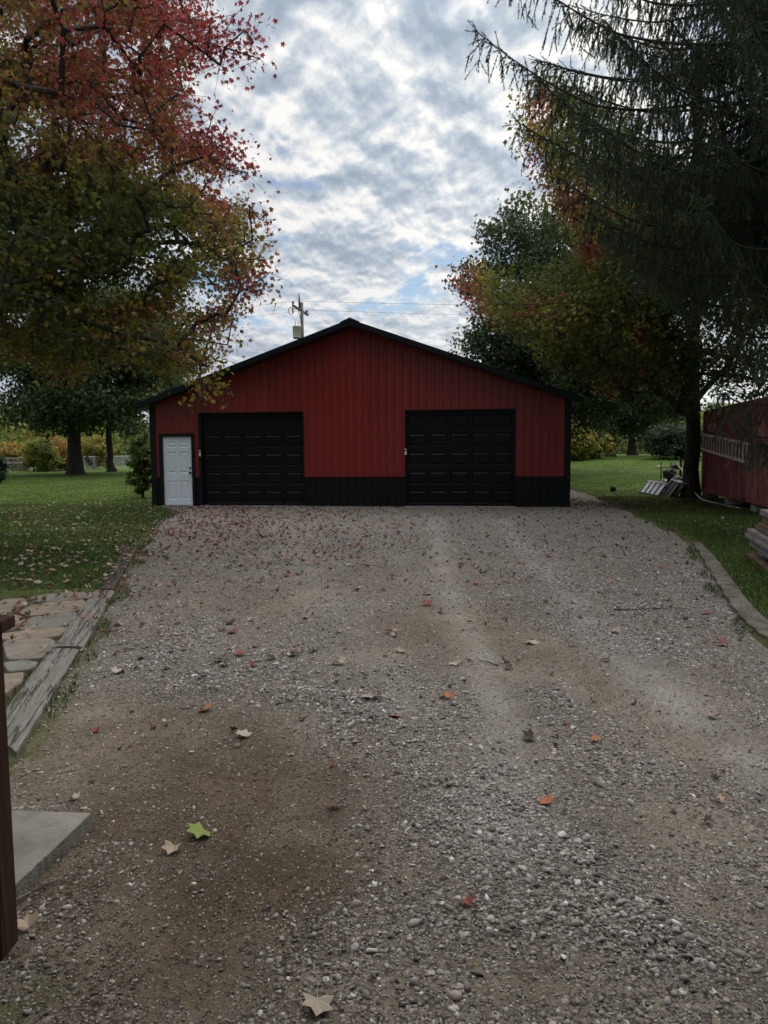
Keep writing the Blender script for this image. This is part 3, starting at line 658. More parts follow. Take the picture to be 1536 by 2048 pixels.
limbB = [[(bB[0], bB[1], 2.2), at(172, 905, 46), at(196, 886, 46), at(232, 868, 46)], [(bB[0], bB[1], 3.2), at(165, 850, 46), at(180, 825, 46), at(210, 780, 45)], [(bB[0], bB[1], 4.2), at(110, 780, 46), at(60, 700, 45)]]
tree('oak_tree', 'massive old tree with a broad flared trunk on the left lawn', 'tree', bB, tpts(bB, (bB[0] + .4, bB[1], 19), wob=.08, seed=3), trad(.50, end=.5), [(bB[0], bB[1], 11, 9.5, 7, 9), (bB[0] + 3, bB[1] - 3, 6, 8, 5, 4)], MASK_B, 1200, 42, LEAF_3, .34, hueDark(.30, .5), M_dark, 41, limbs=limbB, sig=.6, flare=.55, zmin=2.9, holes=.40, shell=.5)
bB2 = G(222, 944)
bB2 = (bB2[0], bB2[1], 0)
tree('oak_tree', 'slimmer dark tree just right of the massive trunk on the left lawn', 'tree', bB2, tpts(bB2, (bB2[0] - .3, bB2[1], 12), wob=.1, seed=6), trad(.30), [(bB2[0] + 1.5, bB2[1], 8, 5, 4, 5)], MASK_B, 420, 38, LEAF_3, .34, hueDark(.2, .4), M_dark, 43, sig=.6, flare=.8, zmin=3.0, holes=.25,
     limbs=[[(bB2[0], bB2[1], 2.4), at(200, 872, 50), at(176, 848, 50)]])
# two spreading trees on the right-hand lawn
for nm, lb, px_, py_, Yd, hts, mk, sd, lo in (('oak_tree', 'low-branched twin-stemmed tree in the middle of the right lawn', 1222, 915, 60, 7.6, None, 51, .3),
                                             ('oak_tree', 'straight-trunked tree behind the twin-stemmed one on the right lawn', 1262, 904, 72, 9.5, None, 52, .35)):
    q = at(px_, py_, Yd); b_ = (q[0], Yd, float(gz(q[0], Yd)) - .05)
    tp = tpts(b_, (b_[0], Yd, b_[2] + hts), seed=sd)
    lim = [[(b_[0], Yd, b_[2] + .4), (b_[0] + 1.0, Yd, b_[2] + 1.6), (b_[0] + 2.0, Yd - .5, b_[2] + 3.5)], [(b_[0], Yd, b_[2] + 1.2), (b_[0] - 1.4, Yd, b_[2] + 3)]] if sd == 51 else []
    tree(nm, lb, 'tree', b_, tp, trad(.36 if sd == 51 else .42), [(b_[0] + .5, Yd, b_[2] + 5.6, 5.6, 4, 4.0)], None, 420, 34, LEAF_3, .42, hueDark(lo, .5), M_dark, sd, limbs=lim, sig=.6, flare=.7, zmin=b_[2] + 1.7, shell=.6)

# -- shrubs / bushes : same builder, several stems
def bush(name, label, base, r, h, per, K, lsize, hue, mat, seed, group=None, zlow=.15):
    b = np.array(base, float)
    tree(name, label, 'bush', tuple(b), [b, b + [0, 0, h * .15], b + [0, 0, h * .3], b + [.05, 0, h * .5]], [.06, .05, .04, .03], [(b[0], b[1], b[2] + h * .47, r, r * .8, h * .5)], None, K, per, LEAF_3, lsize, hue, mat, seed, group=group, sig=r * .16, flare=0, zmin=b[2] + zlow, rtip=.005, tw=False, shell=.5)
q = at(287, 995, 24.6)
bush('shrub', 'leafy light green shrub hugging the left corner of the barn', (q[0] - .12, 24.9, 0), .50, 2.5, 44, 130, .13, lambda C, hb, rng: .24 + .08 * hb + rng.normal(0, .08, len(C)), M_bushy, 61)
q = at(-14, 962, 38)
bush('shrub', 'dense near-black shrub at the left edge of the lawn', (q[0], 38, 0), .75, 1.9, 60, 120, .14, hueDark(.0, .1), M_dark, 62)
q = at(1352, 905, 52)
bush('shrub', 'dark rounded shrub behind the junk pile and trunk', (q[0], 52, float(gz(q[0], 52))), 2.4, 2.6, 40, 160, .26, hueDark(.0, .1), M_dark, 63)
for i, (px_, D, r, h, hue0, lb) in enumerate(((1150, 52, 1.5, 2.7, .55, 'yellow green bush beside the right end of the barn'), (1184, 54, 1.5, 2.2, .48, 'olive yellow bush at the back of the right lawn'), (1150, 84, 2.3, 5.4, .74, 'orange tinted bush peeking over the yellow one'),
                                           (84, 62, 1.6, 3.0, .42, 'bright yellow green bush beyond the wire fence'), (118, 66, 1.9, 3.2, .78, 'rusty orange bush beyond the fence beside the massive trunk'), (30, 66, 2.0, 2.7, .66, 'golden brown bush beyond the fence at the far left'), (190, 70, 1.8, 3.6, .56, 'olive yellow bush seen between the two left trunks'))):
    q = at(px_, 900, D); z0 = float(gz(q[0], D))
    bush('bush', lb, (q[0], D, z0), r, h, 40, 130, .26, (lambda h0: lambda C, hb, rng: h0 + .07 * hb + rng.normal(0, .05, len(C)))(hue0), M_bushy, 70 + i, 'autumn bushes behind the lawns')
# far wood: one mass
rng = np.random.default_rng(99); n = 52000
ang = rng.uniform(-.62, .62, n); D = rng.uniform(88, 150, n); x = np.tan(ang) * D
topz = 3.0 + 5.5 * fbm(x * .06, D * .03, 3, 4) + 2.5 * sstep(-10, -70, x)
C = np.stack([x, D, rng.random(n) ** .8 * topz], 1); C[:, 2] += gz(C[:, 0], C[:, 1])
V_, F_ = scatter_rng(*LEAF_3, C, rotm2(n, .3, rng), rng.uniform(.7, 1.3, n))
far = npmesh('far_wood', V_, F_, M_bushy, None, False, {'hue': np.repeat(np.clip(.15 + .9 * (fbm(x * .08, D * .05, 3, 8) - .25) + rng.normal(0, .08, n), 0, 1), 6), 'rnd': np.repeat(rng.random(n), 6)})
tag(far, 'distant autumn wood closing off the lawns along the horizon', 'wood', kind='stuff')

# -- spruce, upper right foreground
def spruce(base, H, seed):
    rng = np.random.default_rng(seed); b = np.array(base, float)
    root = empty('spruce_tree', base, 0, 'dark spruce with long drooping branches hanging into the upper right foreground', 'tree')
    mb = MB(); trunk_mesh(mb, [np.array([0, 0, H * i / 14]) for i in range(15)], [.34 * (1 - i / 15) + .02 for i in range(15)], 14, .4, seed)
    S0, S1, R0, R1 = [], [], [], []
    TW = []   # (p0,p1)
    z = 4.9
    forced = []
    for px_, py_, D_ in ((955, 12, 10.3), (1040, 245, 10.6), (1010, -60, 10.0), (1075, 120, 9.8), (1120, 330, 10.6), (1180, 420, 11), (1240, 500, 10.8), (1330, 540, 11.2), (1150, 240, 9.6), (1200, 60, 9.5), (1300, 180, 9.2), (1380, 380, 9.6), (1450, 520, 10.2), (1260, 330, 10), (1430, 790, 10.9), (1475, 845, 11.2), (1505, 700, 10.5), (1450, 640, 10.8), (1520, 880, 11.4)):
        tp = at(px_, py_, D_) - b; L_ = math.hypot(tp[0], tp[1]); forced.append((math.atan2(tp[1], tp[0]), L_, tp[2] + .05 * L_))
    while z < H - .5:
        nb = 7
        for k in range(nb + (len(forced) if z < 4.95 else 0)):
            az = rng.uniform(0, 2 * PI); L = (6.6 * (1 - (z / H)) ** .75 + .5) * rng.uniform(.8, 1.08)
            L = min(L, 6.3) * (.62 + .38 * float(sstep(4.9, 8.5, z)))
            zz = z + rng.uniform(-.2, .2)
            if k >= nb: az, L, zz = forced[k - nb]
            d = np.array([math.cos(az), math.sin(az), 0]); pr = None
            # camera-facing side gets full density, the far side a coarse version
            m = max(4, int(L / .11)); side = np.array([-d[1], d[0], 0])
            dr = rng.uniform(.10, .22)
            for i in range(m + 1):
                u = i / m; p = np.array([0, 0, zz]) + d * L * u + np.array([0, 0, -dr * L * math.sin(u * PI * .75) + .16 * L * max(0, u - .7)]) + side * .25 * math.sin(u * 3 + az)
                if pr is not None:
                    TW.append((pr, p)); S0.append(pr); S1.append(p); R0.append(.035 * (1 - u) + .006); R1.append(.035 * (1 - u) + .005)
                    wp = proj(np.array([p + b]))[0]
                    infr = -60 < wp[0] < 1640 and -120 < wp[1] < 1000
                    if u > .15:
                        nn = 2 if infr else 1
                        for s_ in ((-1, 1) if rng.random() < (1.0 if infr else .35) else ()):
                            lat = rng.uniform(.3, 1.0) * (1.15 - u * .7); q0 = p
                            dirn = side * s_ * rng.uniform(.1, .9) + d * rng.uniform(.0, .6); dirn[2] = rng.uniform(-2.2, -.3); dirn /= np.linalg.norm(dirn)
                            q1 = q0 + dirn * lat; TW.append((q0, q1))
                            for hh in range(int(lat / .11)):
                                qq = q0 + (q1 - q0) * rng.random(); d2 = dirn * .4 + np.array([rng.normal(0, .35), rng.normal(0, .35), -rng.uniform(.4, 1.3)]); d2 /= np.linalg.norm(d2)
                                TW.append((qq, qq + d2 * rng.uniform(.08, .3)))
                    if u > .82:
                        for _ in range(3):
                            dd_ = d + rng.normal(0, .5, 3); dd_ /= np.linalg.norm(dd_); TW.append((p, p + dd_ * rng.uniform(.1, .25)))
                pr = p
        z += rng.uniform(.22, .34)
    V0, F0 = segs(np.array(S0), np.array(S1), np.array(R0), np.array(R1), 5)
    T0 = np.array([t_[0] for t_ in TW]); T1 = np.array([t_[1] for t_ in TW])
    V1, F1 = segs(T0, T1, np.full(len(T0), .004), np.full(len(T0), .002), 3)
    V = np.concatenate([np.array(mb.v), V0, V1]); Fa = np.concatenate([np.array(mb.f), F0 + len(mb.v), F1 + len(mb.v) + len(V0)])
    npmesh('trunk', V, Fa, M_bark, root, True)
    # needles: thin triangles around every twig
    L = np.linalg.norm(T1 - T0, axis=1); wpt = proj(T0 + b); inf_ = (wpt[:, 0] > -60) & (wpt[:, 0] < 1600) & (wpt[:, 1] > -80) & (wpt[:, 1] < 1000) & ((T0 + b)[:, 1] > 1); cnt = np.maximum(3, (L * np.where(inf_, 165, 30)).astype(int)); src = np.repeat(np.arange(len(T0)), cnt); n = len(src)
    u = rng.random(n)[:, None]; p = T0[src] * (1 - u) + T1[src] * u; dd_ = ((T1 - T0) / L[:, None])[src]
    nr = rng.normal(size=(n, 3)); nr -= (nr * dd_).sum(1, keepdims=True) * dd_; nr /= np.linalg.norm(nr, axis=1, keepdims=True)
    tip = nr * .8 + dd_ * .75; tip /= np.linalg.norm(tip, axis=1, keepdims=True); ln = rng.uniform(.024, .042, n)[:, None]
    sd = np.cross(dd_, nr) * .0062
    V = np.stack([p - sd - dd_ * .003, p + sd, p + tip * ln], 1).reshape(-1, 3)
    hv = np.clip(.45 + .25 * np.repeat(rng.normal(0, 1, len(T0)), cnt), 0, 1)
    npmesh('needles', V, np.arange(len(V)).reshape(-1, 3), M_needle, root, False, {'hue': np.repeat(hv, 3), 'rnd': np.repeat(rng.random(n), 3)})
    print('spruce twigs', len(T0), 'needles', n)
spruce((7.4, 11.6, 0), 17.5, 5)

# ---------------------------------------------------------------- barn
BW = 12.27   # local x from 0..BW, local origin at s=.11
barn = empty('barn', tuple(B(.11, 0)), -BARN_YAW, 'red ribbed metal pole barn with black roof and wainscot at the end of the drive', 'barn')
EZ, RZ, DEP = 2.98, 5.14, 14.0     # roof underside at wall line and at ridge
D1, DW, D2, DH, WDX, WDW, WDH, WZ = 1.58, 3.06, 7.664, 2.737, .37, .895, 2.05, .90
def roofz(x): return EZ + (RZ - EZ) * (1 - abs(x - BW / 2) / (BW / 2))
def ribbed(x0, x1, zb, zt, mb, y=0.0, pitch=.2286, h=.019, ph=0.0, brk=()):
    """ribbed sheet facing -y between x0,x1"""
    xs_ = [x0]; prof = []
    k = math.floor((x0 - ph) / pitch) - 1
    pts = []
    while ph + k * pitch < x1 + pitch:
        c = ph + k * pitch
        pts += [(c - .032, 0), (c - .016, h), (c + .016, h), (c + .032, 0)]
        for mnr in (.33, .66):
            m = c + pitch * mnr; pts += [(m - .012, 0), (m - .004, .0035), (m + .004, .0035), (m + .012, 0)]
        k += 1
    pts.sort(); ins_ = [(x, hh) for x, hh in pts if x0 < x < x1]
    # include ridge vertex
    al = [(x0, 0)] + ins_ + [(x1, 0)]
    c = BW / 2; ax_ = [a[0] for a in al]; ay_ = [a[1] for a in al]
    for q_ in brk: al += [(q_ - 1e-4, float(np.interp(q_, ax_, ay_))), (q_, float(np.interp(q_, ax_, ay_)))]
    al.sort()
    if x0 < c < x1: al.append((c, np.interp(c, [a[0] for a in al], [a[1] for a in al]))); al.sort()
    o = len(mb.v)
    for x, hh in al: mb.v += [(x, y - hh, zb(x)), (x, y - hh, zt(x))]
    for i in range(len(al) - 1): a = o + 2 * i; mb.f.append((a, a + 2, a + 3, a + 1))
cst = lambda v: (lambda x: v)
rt = lambda x: roofz(x) - .01
BRK = [(.14, WZ), (WDX - .1, WDH + .12), (WDX + WDW + .1, WZ), (D1 - .09, DH + .03), (D1 + DW + .03, WZ), (D2 - .03, DH + .03), (D2 + DW + .03, WZ)]
mb = MB(); ribbed(.14, BW - .16, lambda x: [z_ for x_, z_ in BRK if x >= x_ - 1e-9][-1], rt, mb, brk=[x_ for x_, _ in BRK[1:]])
mb.build('front_siding', M_red, barn)
for a, b in ((.14, WDX - .1), (WDX + WDW + .1, D1 - .09), (D1 + DW + .03, D2 - .03), (D2 + DW + .03, BW - .16)):
    mb = MB(); ribbed(a, b, cst(-.05), cst(WZ - .03), mb, -.004); wn_ = mb.build('wainscot', M_black, barn)
    MB().box(a, b, -.034, .0, WZ - .035, WZ - .005).build('flashing', M_red, wn_)
# side and back walls
mb = MB(); mb.box(0, .05, .12, DEP, -.05, EZ - .03); mb.build('side_wall', M_red, barn)
mb = MB(); mb.box(BW - .05, BW, .12, DEP, -.05, EZ - .03); mb.build('side_wall', M_red, barn)
mb = MB(); mb.add([(0, DEP, -.05), (BW, DEP, -.05), (BW, DEP, EZ - .03), (BW / 2, DEP, RZ - .05), (0, DEP, EZ - .03)], [(0, 1, 2, 3, 4)]); mb.build('back_wall', M_red, barn)
# backing wall behind the doors so that no light leaks through
for x0 in (0, BW - .16):
    MB().box(x0 - (.012 if x0 == 0 else 0), x0 + .16 + (.012 if x0 else 0), -.028, .12, -.05, EZ - .02).build('corner_trim', M_black, barn)
# jamb trims
mb = MB(); mb.box(D1 - .09, D1, -.03, .10, -.03, DH + .0); mb.box(D1 + DW, D1 + DW + .03, -.03, .10, -.03, DH); mb.box(D1 - .09, D1 + DW + .03, -.032, .10, DH, DH + .03); mb.build('garage_frame', M_black, barn)
mb = MB(); mb.box(D2 - .03, D2, -.03, .10, -.03, DH); mb.box(D2 + DW, D2 + DW + .03, -.03, .10, -.03, DH); mb.box(D2 - .03, D2 + DW + .03, -.032, .10, DH, DH + .03); mb.build('garage_frame', M_black, barn)
def garage_door(x0):
    mb = MB(); y = .085; n = 5; sh = DH / n
    root = None
    for r in range(n):
        z0 = r * sh + .004; z1 = (r + 1) * sh - .004
        cw = DW / 5
        # stiles and rails built as a frame of quads with recessed, bevelled raised panels
        xsn = [x0]
        for c in range(5): xsn += [x0 + c * cw + .045, x0 + (c + 1) * cw - .045]
        xsn.append(x0 + DW); zi0, zi1 = z0 + .085, z1 - .085
        def q(xa, xb, za, zb, ya, yb=None, yc=None, yd=None):
            o = len(mb.v); mb.v += [(xa, ya, za), (xb, ya, za), (xb, ya, zb), (xa, ya, zb)]; mb.f.append((o, o + 1, o + 2, o + 3))
        q(x0, x0 + DW, z0, zi0, y); q(x0, x0 + DW, zi1, z1, y)
        for c in range(6):
            xa = x0 if c == 0 else x0 + c * cw - .045; xb = x0 + DW if c == 5 else x0 + c * cw + .045
            q(xa, xb, zi0, zi1, y)
        for c in range(5):
            xa, xb = x0 + c * cw + .045, x0 + (c + 1) * cw - .045
            o = len(mb.v); rings = [(0, 0), (.016, .016), (.036, .016), (.058, .002)]
            for ins_, dy in rings: mb.v += [(xa + ins_, y + dy, zi0 + ins_), (xb - ins_, y + dy, zi0 + ins_), (xb - ins_, y + dy, zi1 - ins_), (xa + ins_, y + dy, zi1 - ins_)]
            for k in range(3):
                for e in range(4): a = o + 4 * k + e; b2 = o + 4 * k + (e + 1) % 4; mb.f.append((a, b2, b2 + 4, a + 4))
            mb.f.append((o + 12, o + 13, o + 14, o + 15))
        mb.box(x0, x0 + DW, y + .002, y + .045, z1 - .003, z1 + .011)   # lip between sections
    o = mb.build('garage_door', M_gdoor, barn)
    MB().box(x0, x0 + DW, .06, .12, -.02, .006).build('bottom_seal', M_bronze, o)
    return o
gd1 = garage_door(D1); gd1['label'] = 'left garage door, its black panels lost in shade'
gd2 = garage_door(D2); gd2['label'] = 'right garage door with its embossed black panels catching light'
for x0 in (D1 - .05, D2 - .012):
    kp = MB().box(x0 - .03, x0 + .03, -.052, -.033, 1.49, 1.66).build('keypad', M_grey_plastic, barn, bevel=.005)
    MB().box(x0 - .033, x0 + .033, -.056, -.054, 1.60, 1.63).build('keypad_cover', M_black, kp)
for a, w_ in ((D1, DW), (D2, DW), (WDX, WDW)): MB().box(a - .05, a + w_ + .05, -.16, .1, -.05, .012).build('threshold', M_conc, barn)
# walk door
mb = MB(); mb.box(WDX - .1, WDX, -.036, .10, -.02, WDH + .02); mb.box(WDX + WDW, WDX + WDW + .1, -.036, .10, -.02, WDH + .02); mb.box(WDX - .1, WDX + WDW + .1, -.038, .10, WDH + .02, WDH + .12)
mb.build('door_frame', M_black, barn)
mb = MB(); y = .02; x0 = WDX + .004; x1 = WDX + WDW - .004
mb.box(x0, x1, y + .004, y + .045, .03, WDH + .015)
zs = [(.20, .76), (.98, 1.62), (1.74, 1.93)]; xw = [(x0 + .12, x0 + .395), (x1 - .395, x1 - .12)]
zc = [.03] + [v for p in zs for v in p] + [WDH + .015]; xc = [x0, xw[0][0], xw[0][1], xw[1][0], xw[1][1], x1]
for i in range(len(zc) - 1):
    for j in range(5):
        if i % 2 == 1 and j % 2 == 1:
            o = len(mb.v); xa, xb, za, zb = xc[j], xc[j + 1], zc[i], zc[i + 1]
            for ins_, dy in ((0, 0), (.018, .013), (.04, .013), (.062, .002)): mb.v += [(xa + ins_, y + dy - .012, za + ins_), (xb - ins_, y + dy - .012, za + ins_), (xb - ins_, y + dy - .012, zb - ins_), (xa + ins_, y + dy - .012, zb - ins_)]
            for k in range(3):
                for e in range(4): a = o + 4 * k + e; b2 = o + 4 * k + (e + 1) % 4; mb.f.append((a, b2, b2 + 4, a + 4))
            mb.f.append((o + 12, o + 13, o + 14, o + 15))
        else:
            o = len(mb.v); mb.v += [(xc[j], y - .012, zc[i]), (xc[j + 1], y - .012, zc[i]), (xc[j + 1], y - .012, zc[i + 1]), (xc[j], y - .012, zc[i + 1])]; mb.f.append((o, o + 1, o + 2, o + 3))
wd = mb.build('entry_door', M_white, barn)
xh = x1 - .06
MB().tube([(xh, y - .012, 1.0), (xh, y - .045, 1.0)], [.034, .030], 14).tube([(xh, y - .045, 1.0), (xh, y - .055, 1.0), (xh, y - .085, 1.0), (xh, y - .092, 1.0)], [.012, .028, .028, .012], 14).build('knob', M_bronze, wd, True)
MB().tube([(xh, y - .012, 1.14), (xh, y - .035, 1.14)], [.032, .026], 14).build('deadbolt', M_bronze, wd, True)
# roof: two slopes with thickness, front overhang .42, side overhang
OV, OS, TH = .42, .27, .10
sl = (RZ - EZ) / (BW / 2)
def slope(sgn):
    c = BW / 2; e = c + sgn * (BW / 2 + OS); ze = EZ - sl * OS
    mb = MB(); n = 0
    vs = [(c, -OV, RZ), (e, -OV, ze), (e, -OV, ze + TH), (c, -OV, RZ + TH)]
    vs2 = [(x, DEP + OV, z_) for x, _, z_ in vs]
    mb.add(vs + vs2, [(0, 1, 2, 3), (7, 6, 5, 4), (0, 4, 5, 1), (1, 5, 6, 2), (2, 6, 7, 3)])
    # standing ribs on the sheet
    yy = -OV + .1
    while yy < DEP + OV:
        a = (c, yy, RZ + TH + .002); b_ = (e, yy, ze + TH + .002)
        mb.add([(a[0], yy - .03, a[2]), (b_[0], yy - .03, b_[2]), (b_[0], yy - .012, b_[2] + .02), (a[0], yy - .012, a[2] + .02), (b_[0], yy + .012, b_[2] + .02), (a[0], yy + .012, a[2] + .02), (b_[0], yy + .03, b_[2]), (a[0], yy + .03, a[2])],
               [(0, 1, 2, 3), (3, 2, 4, 5), (5, 4, 6, 7), (1, 6, 4, 2)])
        yy += .2286
    return mb.build('roof', M_roof, barn)
rL = slope(-1); rR = slope(1)
def rake(sgn):
    c = BW / 2; e = c + sgn * (BW / 2 + OS); ze = EZ - sl * OS; mb = MB()
    for (y0, y1, zb, zt) in ((-OV - .022, -OV - .002, -.045, TH + .03), (-OV - .036, -OV - .022, -.01, TH + .034), (-OV - .034, -OV + .10, TH + .026, TH + .040)):
        A = [(c, y0, RZ + zb), (e, y0, ze + zb), (e, y0, ze + zt), (c, y0, RZ + zt)]
        if sgn < 0: pass
        mb.add(A + [(x, y1, z_) for x, _, z_ in A], [(0, 1, 2, 3), (7, 6, 5, 4), (0, 4, 5, 1), (1, 5, 6, 2), (2, 6, 7, 3)])
    return mb.build('rake_trim', M_black, rL if sgn < 0 else rR)
rake(-1); rake(1)
c = BW / 2
mb = MB(); h0 = RZ + TH + .03
mb.add([(c - .28, -OV - .05, h0 - sl * .28 - .0), (c - .27, -OV - .05, h0 + .03 - sl * .27), (c, -OV - .05, h0 + .055), (c + .27, -OV - .05, h0 + .03 - sl * .27), (c + .28, -OV - .05, h0 - sl * .28), (c, -OV - .05, h0 + .0)] +
       [(c - .28, DEP + OV, h0 - sl * .28), (c - .27, DEP + OV, h0 + .03 - sl * .27), (c, DEP + OV, h0 + .055), (c + .27, DEP + OV, h0 + .03 - sl * .27), (c + .28, DEP + OV, h0 - sl * .28), (c, DEP + OV, h0)],
       [(0, 1, 2, 5), (5, 2, 3, 4), (0, 6, 7, 1), (1, 7, 8, 2), (2, 8, 9, 3), (3, 9, 10, 4)])
mb.build('ridge_cap', M_roof, rL)

# ---------------------------------------------------------------- utility pole
Yp = 45.0; pt_ = at(603.5, 612, Yp); pb = (pt_[0], Yp, 0)
pole = empty('utility_pole', pb, 0, 'grey wooden utility pole with transformer rising behind the barn roof', 'utility pole')
Hp = at(604, 605, Yp)[2]
MB().tube([(0, 0, -.3), (0, 0, Hp)], [.17, .095], 14).build('post', M_pole, pole, True)
n_ = at(585.5, 609, 43.4) - np.array(pb); f_ = at(616, 631.5, 46.4) - np.array(pb); zc_ = (n_[2] + f_[2]) / 2
a0 = np.array([n_[0], n_[1], zc_]); a1 = np.array([f_[0], f_[1], zc_]); dv = (a1 - a0) / np.linalg.norm(a1 - a0); sd_ = np.array([dv[1], -dv[0], 0])
off_ = sd_ * .0
mb = MB(); w_ = .05
mb.add([tuple(a0 + sd_ * w_ * s_ + np.array([0, 0, w_ * 1.2 * t_])) for s_, t_ in ((-1, -1), (1, -1), (1, 1), (-1, 1))] + [tuple(a1 + sd_ * w_ * s_ + np.array([0, 0, w_ * 1.2 * t_])) for s_, t_ in ((-1, -1), (1, -1), (1, 1), (-1, 1))],
       [(0, 1, 2, 3), (7, 6, 5, 4), (0, 4, 5, 1), (1, 5, 6, 2), (2, 6, 7, 3), (3, 7, 4, 0)])
mb.build('crossarm', M_blackmetal, pole)
MB().tube([tuple(a0 * .5 + np.array([0, 0, zc_]) * .5), (0, -.1, zc_ - .75)], .02, 6).build('brace', M_blackmetal, pole)
def insul(p, name='insulator'):
    p = np.array(p, float); return MB().tube([tuple(p), tuple(p + [0, 0, .05]), tuple(p + [0, 0, .06]), tuple(p + [0, 0, .12]), tuple(p + [0, 0, .13]), tuple(p + [0, 0, .2])], [.02, .02, .09, .05, .08, .04], 10).build(name, M_porc, pole, True)
i1 = a0 + dv * .05 + [0, 0, .06]; i2 = a1 - dv * .25 + [0, 0, .06]; insul(i1); insul(i2)
MB().tube([(-.14, -.1, Hp - .45), (-.14, -.1, Hp + .05), (-.14, -.1, Hp + .55)], [.05, .06, .04], 8).build('insulator', M_porc, pole, True)
# transformer can with bushings
tc = np.array([(594.5 - 603.5) / 1420 * 44.6, -.35, 0]); zt_ = at(594, 652, 44.6)[2]; zb_ = at(594, 676, 44.6)[2]
tr = MB().tube([tuple(tc + [0, 0, zb_]), tuple(tc + [0, 0, zb_ + .02]), tuple(tc + [0, 0, zt_ - .05]), tuple(tc + [0, 0, zt_ - .045]), tuple(tc + [0, 0, zt_])], [.24, .25, .265, .29, .24], 24).build('transformer', M_trans, pole, True)
MB().tube([tuple(tc + [0, 0, zb_ - .03]), tuple(tc + [0, 0, zb_ + .16])], [.24, .256], 24).build('rust_band', M_rust, tr, True)
for dx in (-.10, .12): MB().tube([tuple(tc + [dx, 0, zt_ - .02]), tuple(tc + [dx, 0, zt_ + .08]), tuple(tc + [dx, 0, zt_ + .14]), tuple(tc + [dx, 0, zt_ + .28])], [.035, .045, .03, .05], 8).build('bushing', M_trans, tr, True)
MB().box(tc[0] + .2, -.05, -.4, -.05, zt_ - .22, zt_ - .14).build('bracket', M_blackmetal, tr); MB().box(tc[0] + .2, -.05, -.4, -.05, zb_ + .18, zb_ + .26).build('bracket', M_blackmetal, tr)
# cut-out fuse ring left of the arm
cq = at(582, 622, 44) - np.array(pb)
MB().tube([tuple(cq + [.12 * math.cos(a) - .02, 0, .22 * math.sin(a)]) for a in np.linspace(.6, 5.4, 14)], .022, 6).tube([tuple(cq + [.1, 0, .2]), tuple(cq + [.12, 0, -.15])], .045, 8).tube([tuple(cq + [.1, 0, .12]), tuple(cq + [.45, .2, .14])], .018, 6).build('fuse_cutout', M_porc, pole)
MB().tube([tuple(cq + [.05, 0, -.25]), tuple(tc + [-.1, 0, zt_ + .28])], .006, 5).build('drop_wire', M_wire, pole)
def span(p0, p1, sag, name, lab):
    pts = []
    for i in range(25):
        u = i / 24; p = p0 * (1 - u) + p1 * u; pts.append((p[0], p[1], p[2] - sag * 4 * u * (1 - u)))
    o = MB().tube(pts, .0085, 5).build(name, M_wire); tag(o, lab, 'wire', 'overhead wires'); return o
w1 = i1 + np.array(pb) + [0, 0, .2]; w2 = i2 + np.array(pb) + [0, 0, .2]
span(w1, w1 + [62, 6, .3], .25, 'power_line', 'upper overhead wire running right from the pole'); span(w2, w2 + [62, 6, .0], .35, 'power_line', 'lower overhead wire running right from the pole')
span(w1, w1 + [-40, 3, -3.2], .2, 'power_line', 'upper overhead wire running left from the pole'); span(w2, w2 + [-40, 3, -3.2], .2, 'power_line', 'lower overhead wire running left from the pole')

# ---------------------------------------------------------------- shipping container
ca_, cb_ = np.array([10.28, 23.0]), np.array([9.05, 17.05])
dv = cb_ - ca_; LC = 6.8; yawc = math.atan2(dv[1], dv[0])
cont = empty('shipping_container', (ca_[0], ca_[1], 0), yawc, 'weathered dark red shipping container on blocks under the right-hand trees', 'container')
# local: +x runs toward the camera along the visible side; visible side faces local -y
CZ0, CZ1, CWD = .22, 2.80, 2.44
mb = MB(); o = 0; x = .14; prof = []
while x < LC - .14: prof += [(x, 0), (x + .07, 0), (x + .10, .034), (x + .19, .034)]; x += .232
prof = [p for p in prof if p[0] < LC - .12] + [(LC - .12, 0)]
for px2, dy in prof: mb.v += [(px2, .012 + dy, CZ0 + .15), (px2, .012 + dy, CZ1 - .07)]
for i in range(len(prof) - 1): a = 2 * i; mb.f.append((a, a + 2, a + 3, a + 1))
mb.build('side_panel', M_cont, cont)
for q4 in ((0, .14, 0, .16), (LC - .12, LC, 0, .16), (0, .14, CWD - .16, CWD), (LC - .12, LC, CWD - .16, CWD)): MB().box(*q4, CZ0, CZ1).build('corner_post', M_cont, cont, bevel=.008)
MB().box(.14, LC - .12, -.003, .08, CZ1 - .07, CZ1 - .002).build('top_rail', M_cont, cont); MB().box(.14, LC - .12, -.004, .09, CZ0 + .02, CZ0 + .15).build('bottom_rail', M_cont, cont)
mb = MB(); mb.box(.02, LC - .02, .02, CWD - .02, CZ1 - .03, CZ1 + .01)
x = .2
while x < LC - .3: mb.box(x, x + .1, .05, CWD - .05, CZ1 + .01, CZ1 + .035); x += .23
mb.build('roof', M_cont, cont)
mb = MB(); mb.box(.03, .09, .16, CWD - .16, CZ0, CZ1 - .03); mb.box(LC - .09, LC - .03, .16, CWD - .16, CZ0, CZ1 - .03); mb.box(.14, LC - .14, CWD - .08, CWD - .03, CZ0, CZ1 - .03); mb.box(.1, LC - .1, .1, CWD - .09, CZ0 + .1, CZ0 + .14); mb.build('end_wall', M_cont, cont)
for xx in (1.75, 4.6): MB().box(xx, xx + .36, -.006, .12, CZ0 + .035, CZ0 + .13).build('forklift_pocket', M_blackmetal, cont)
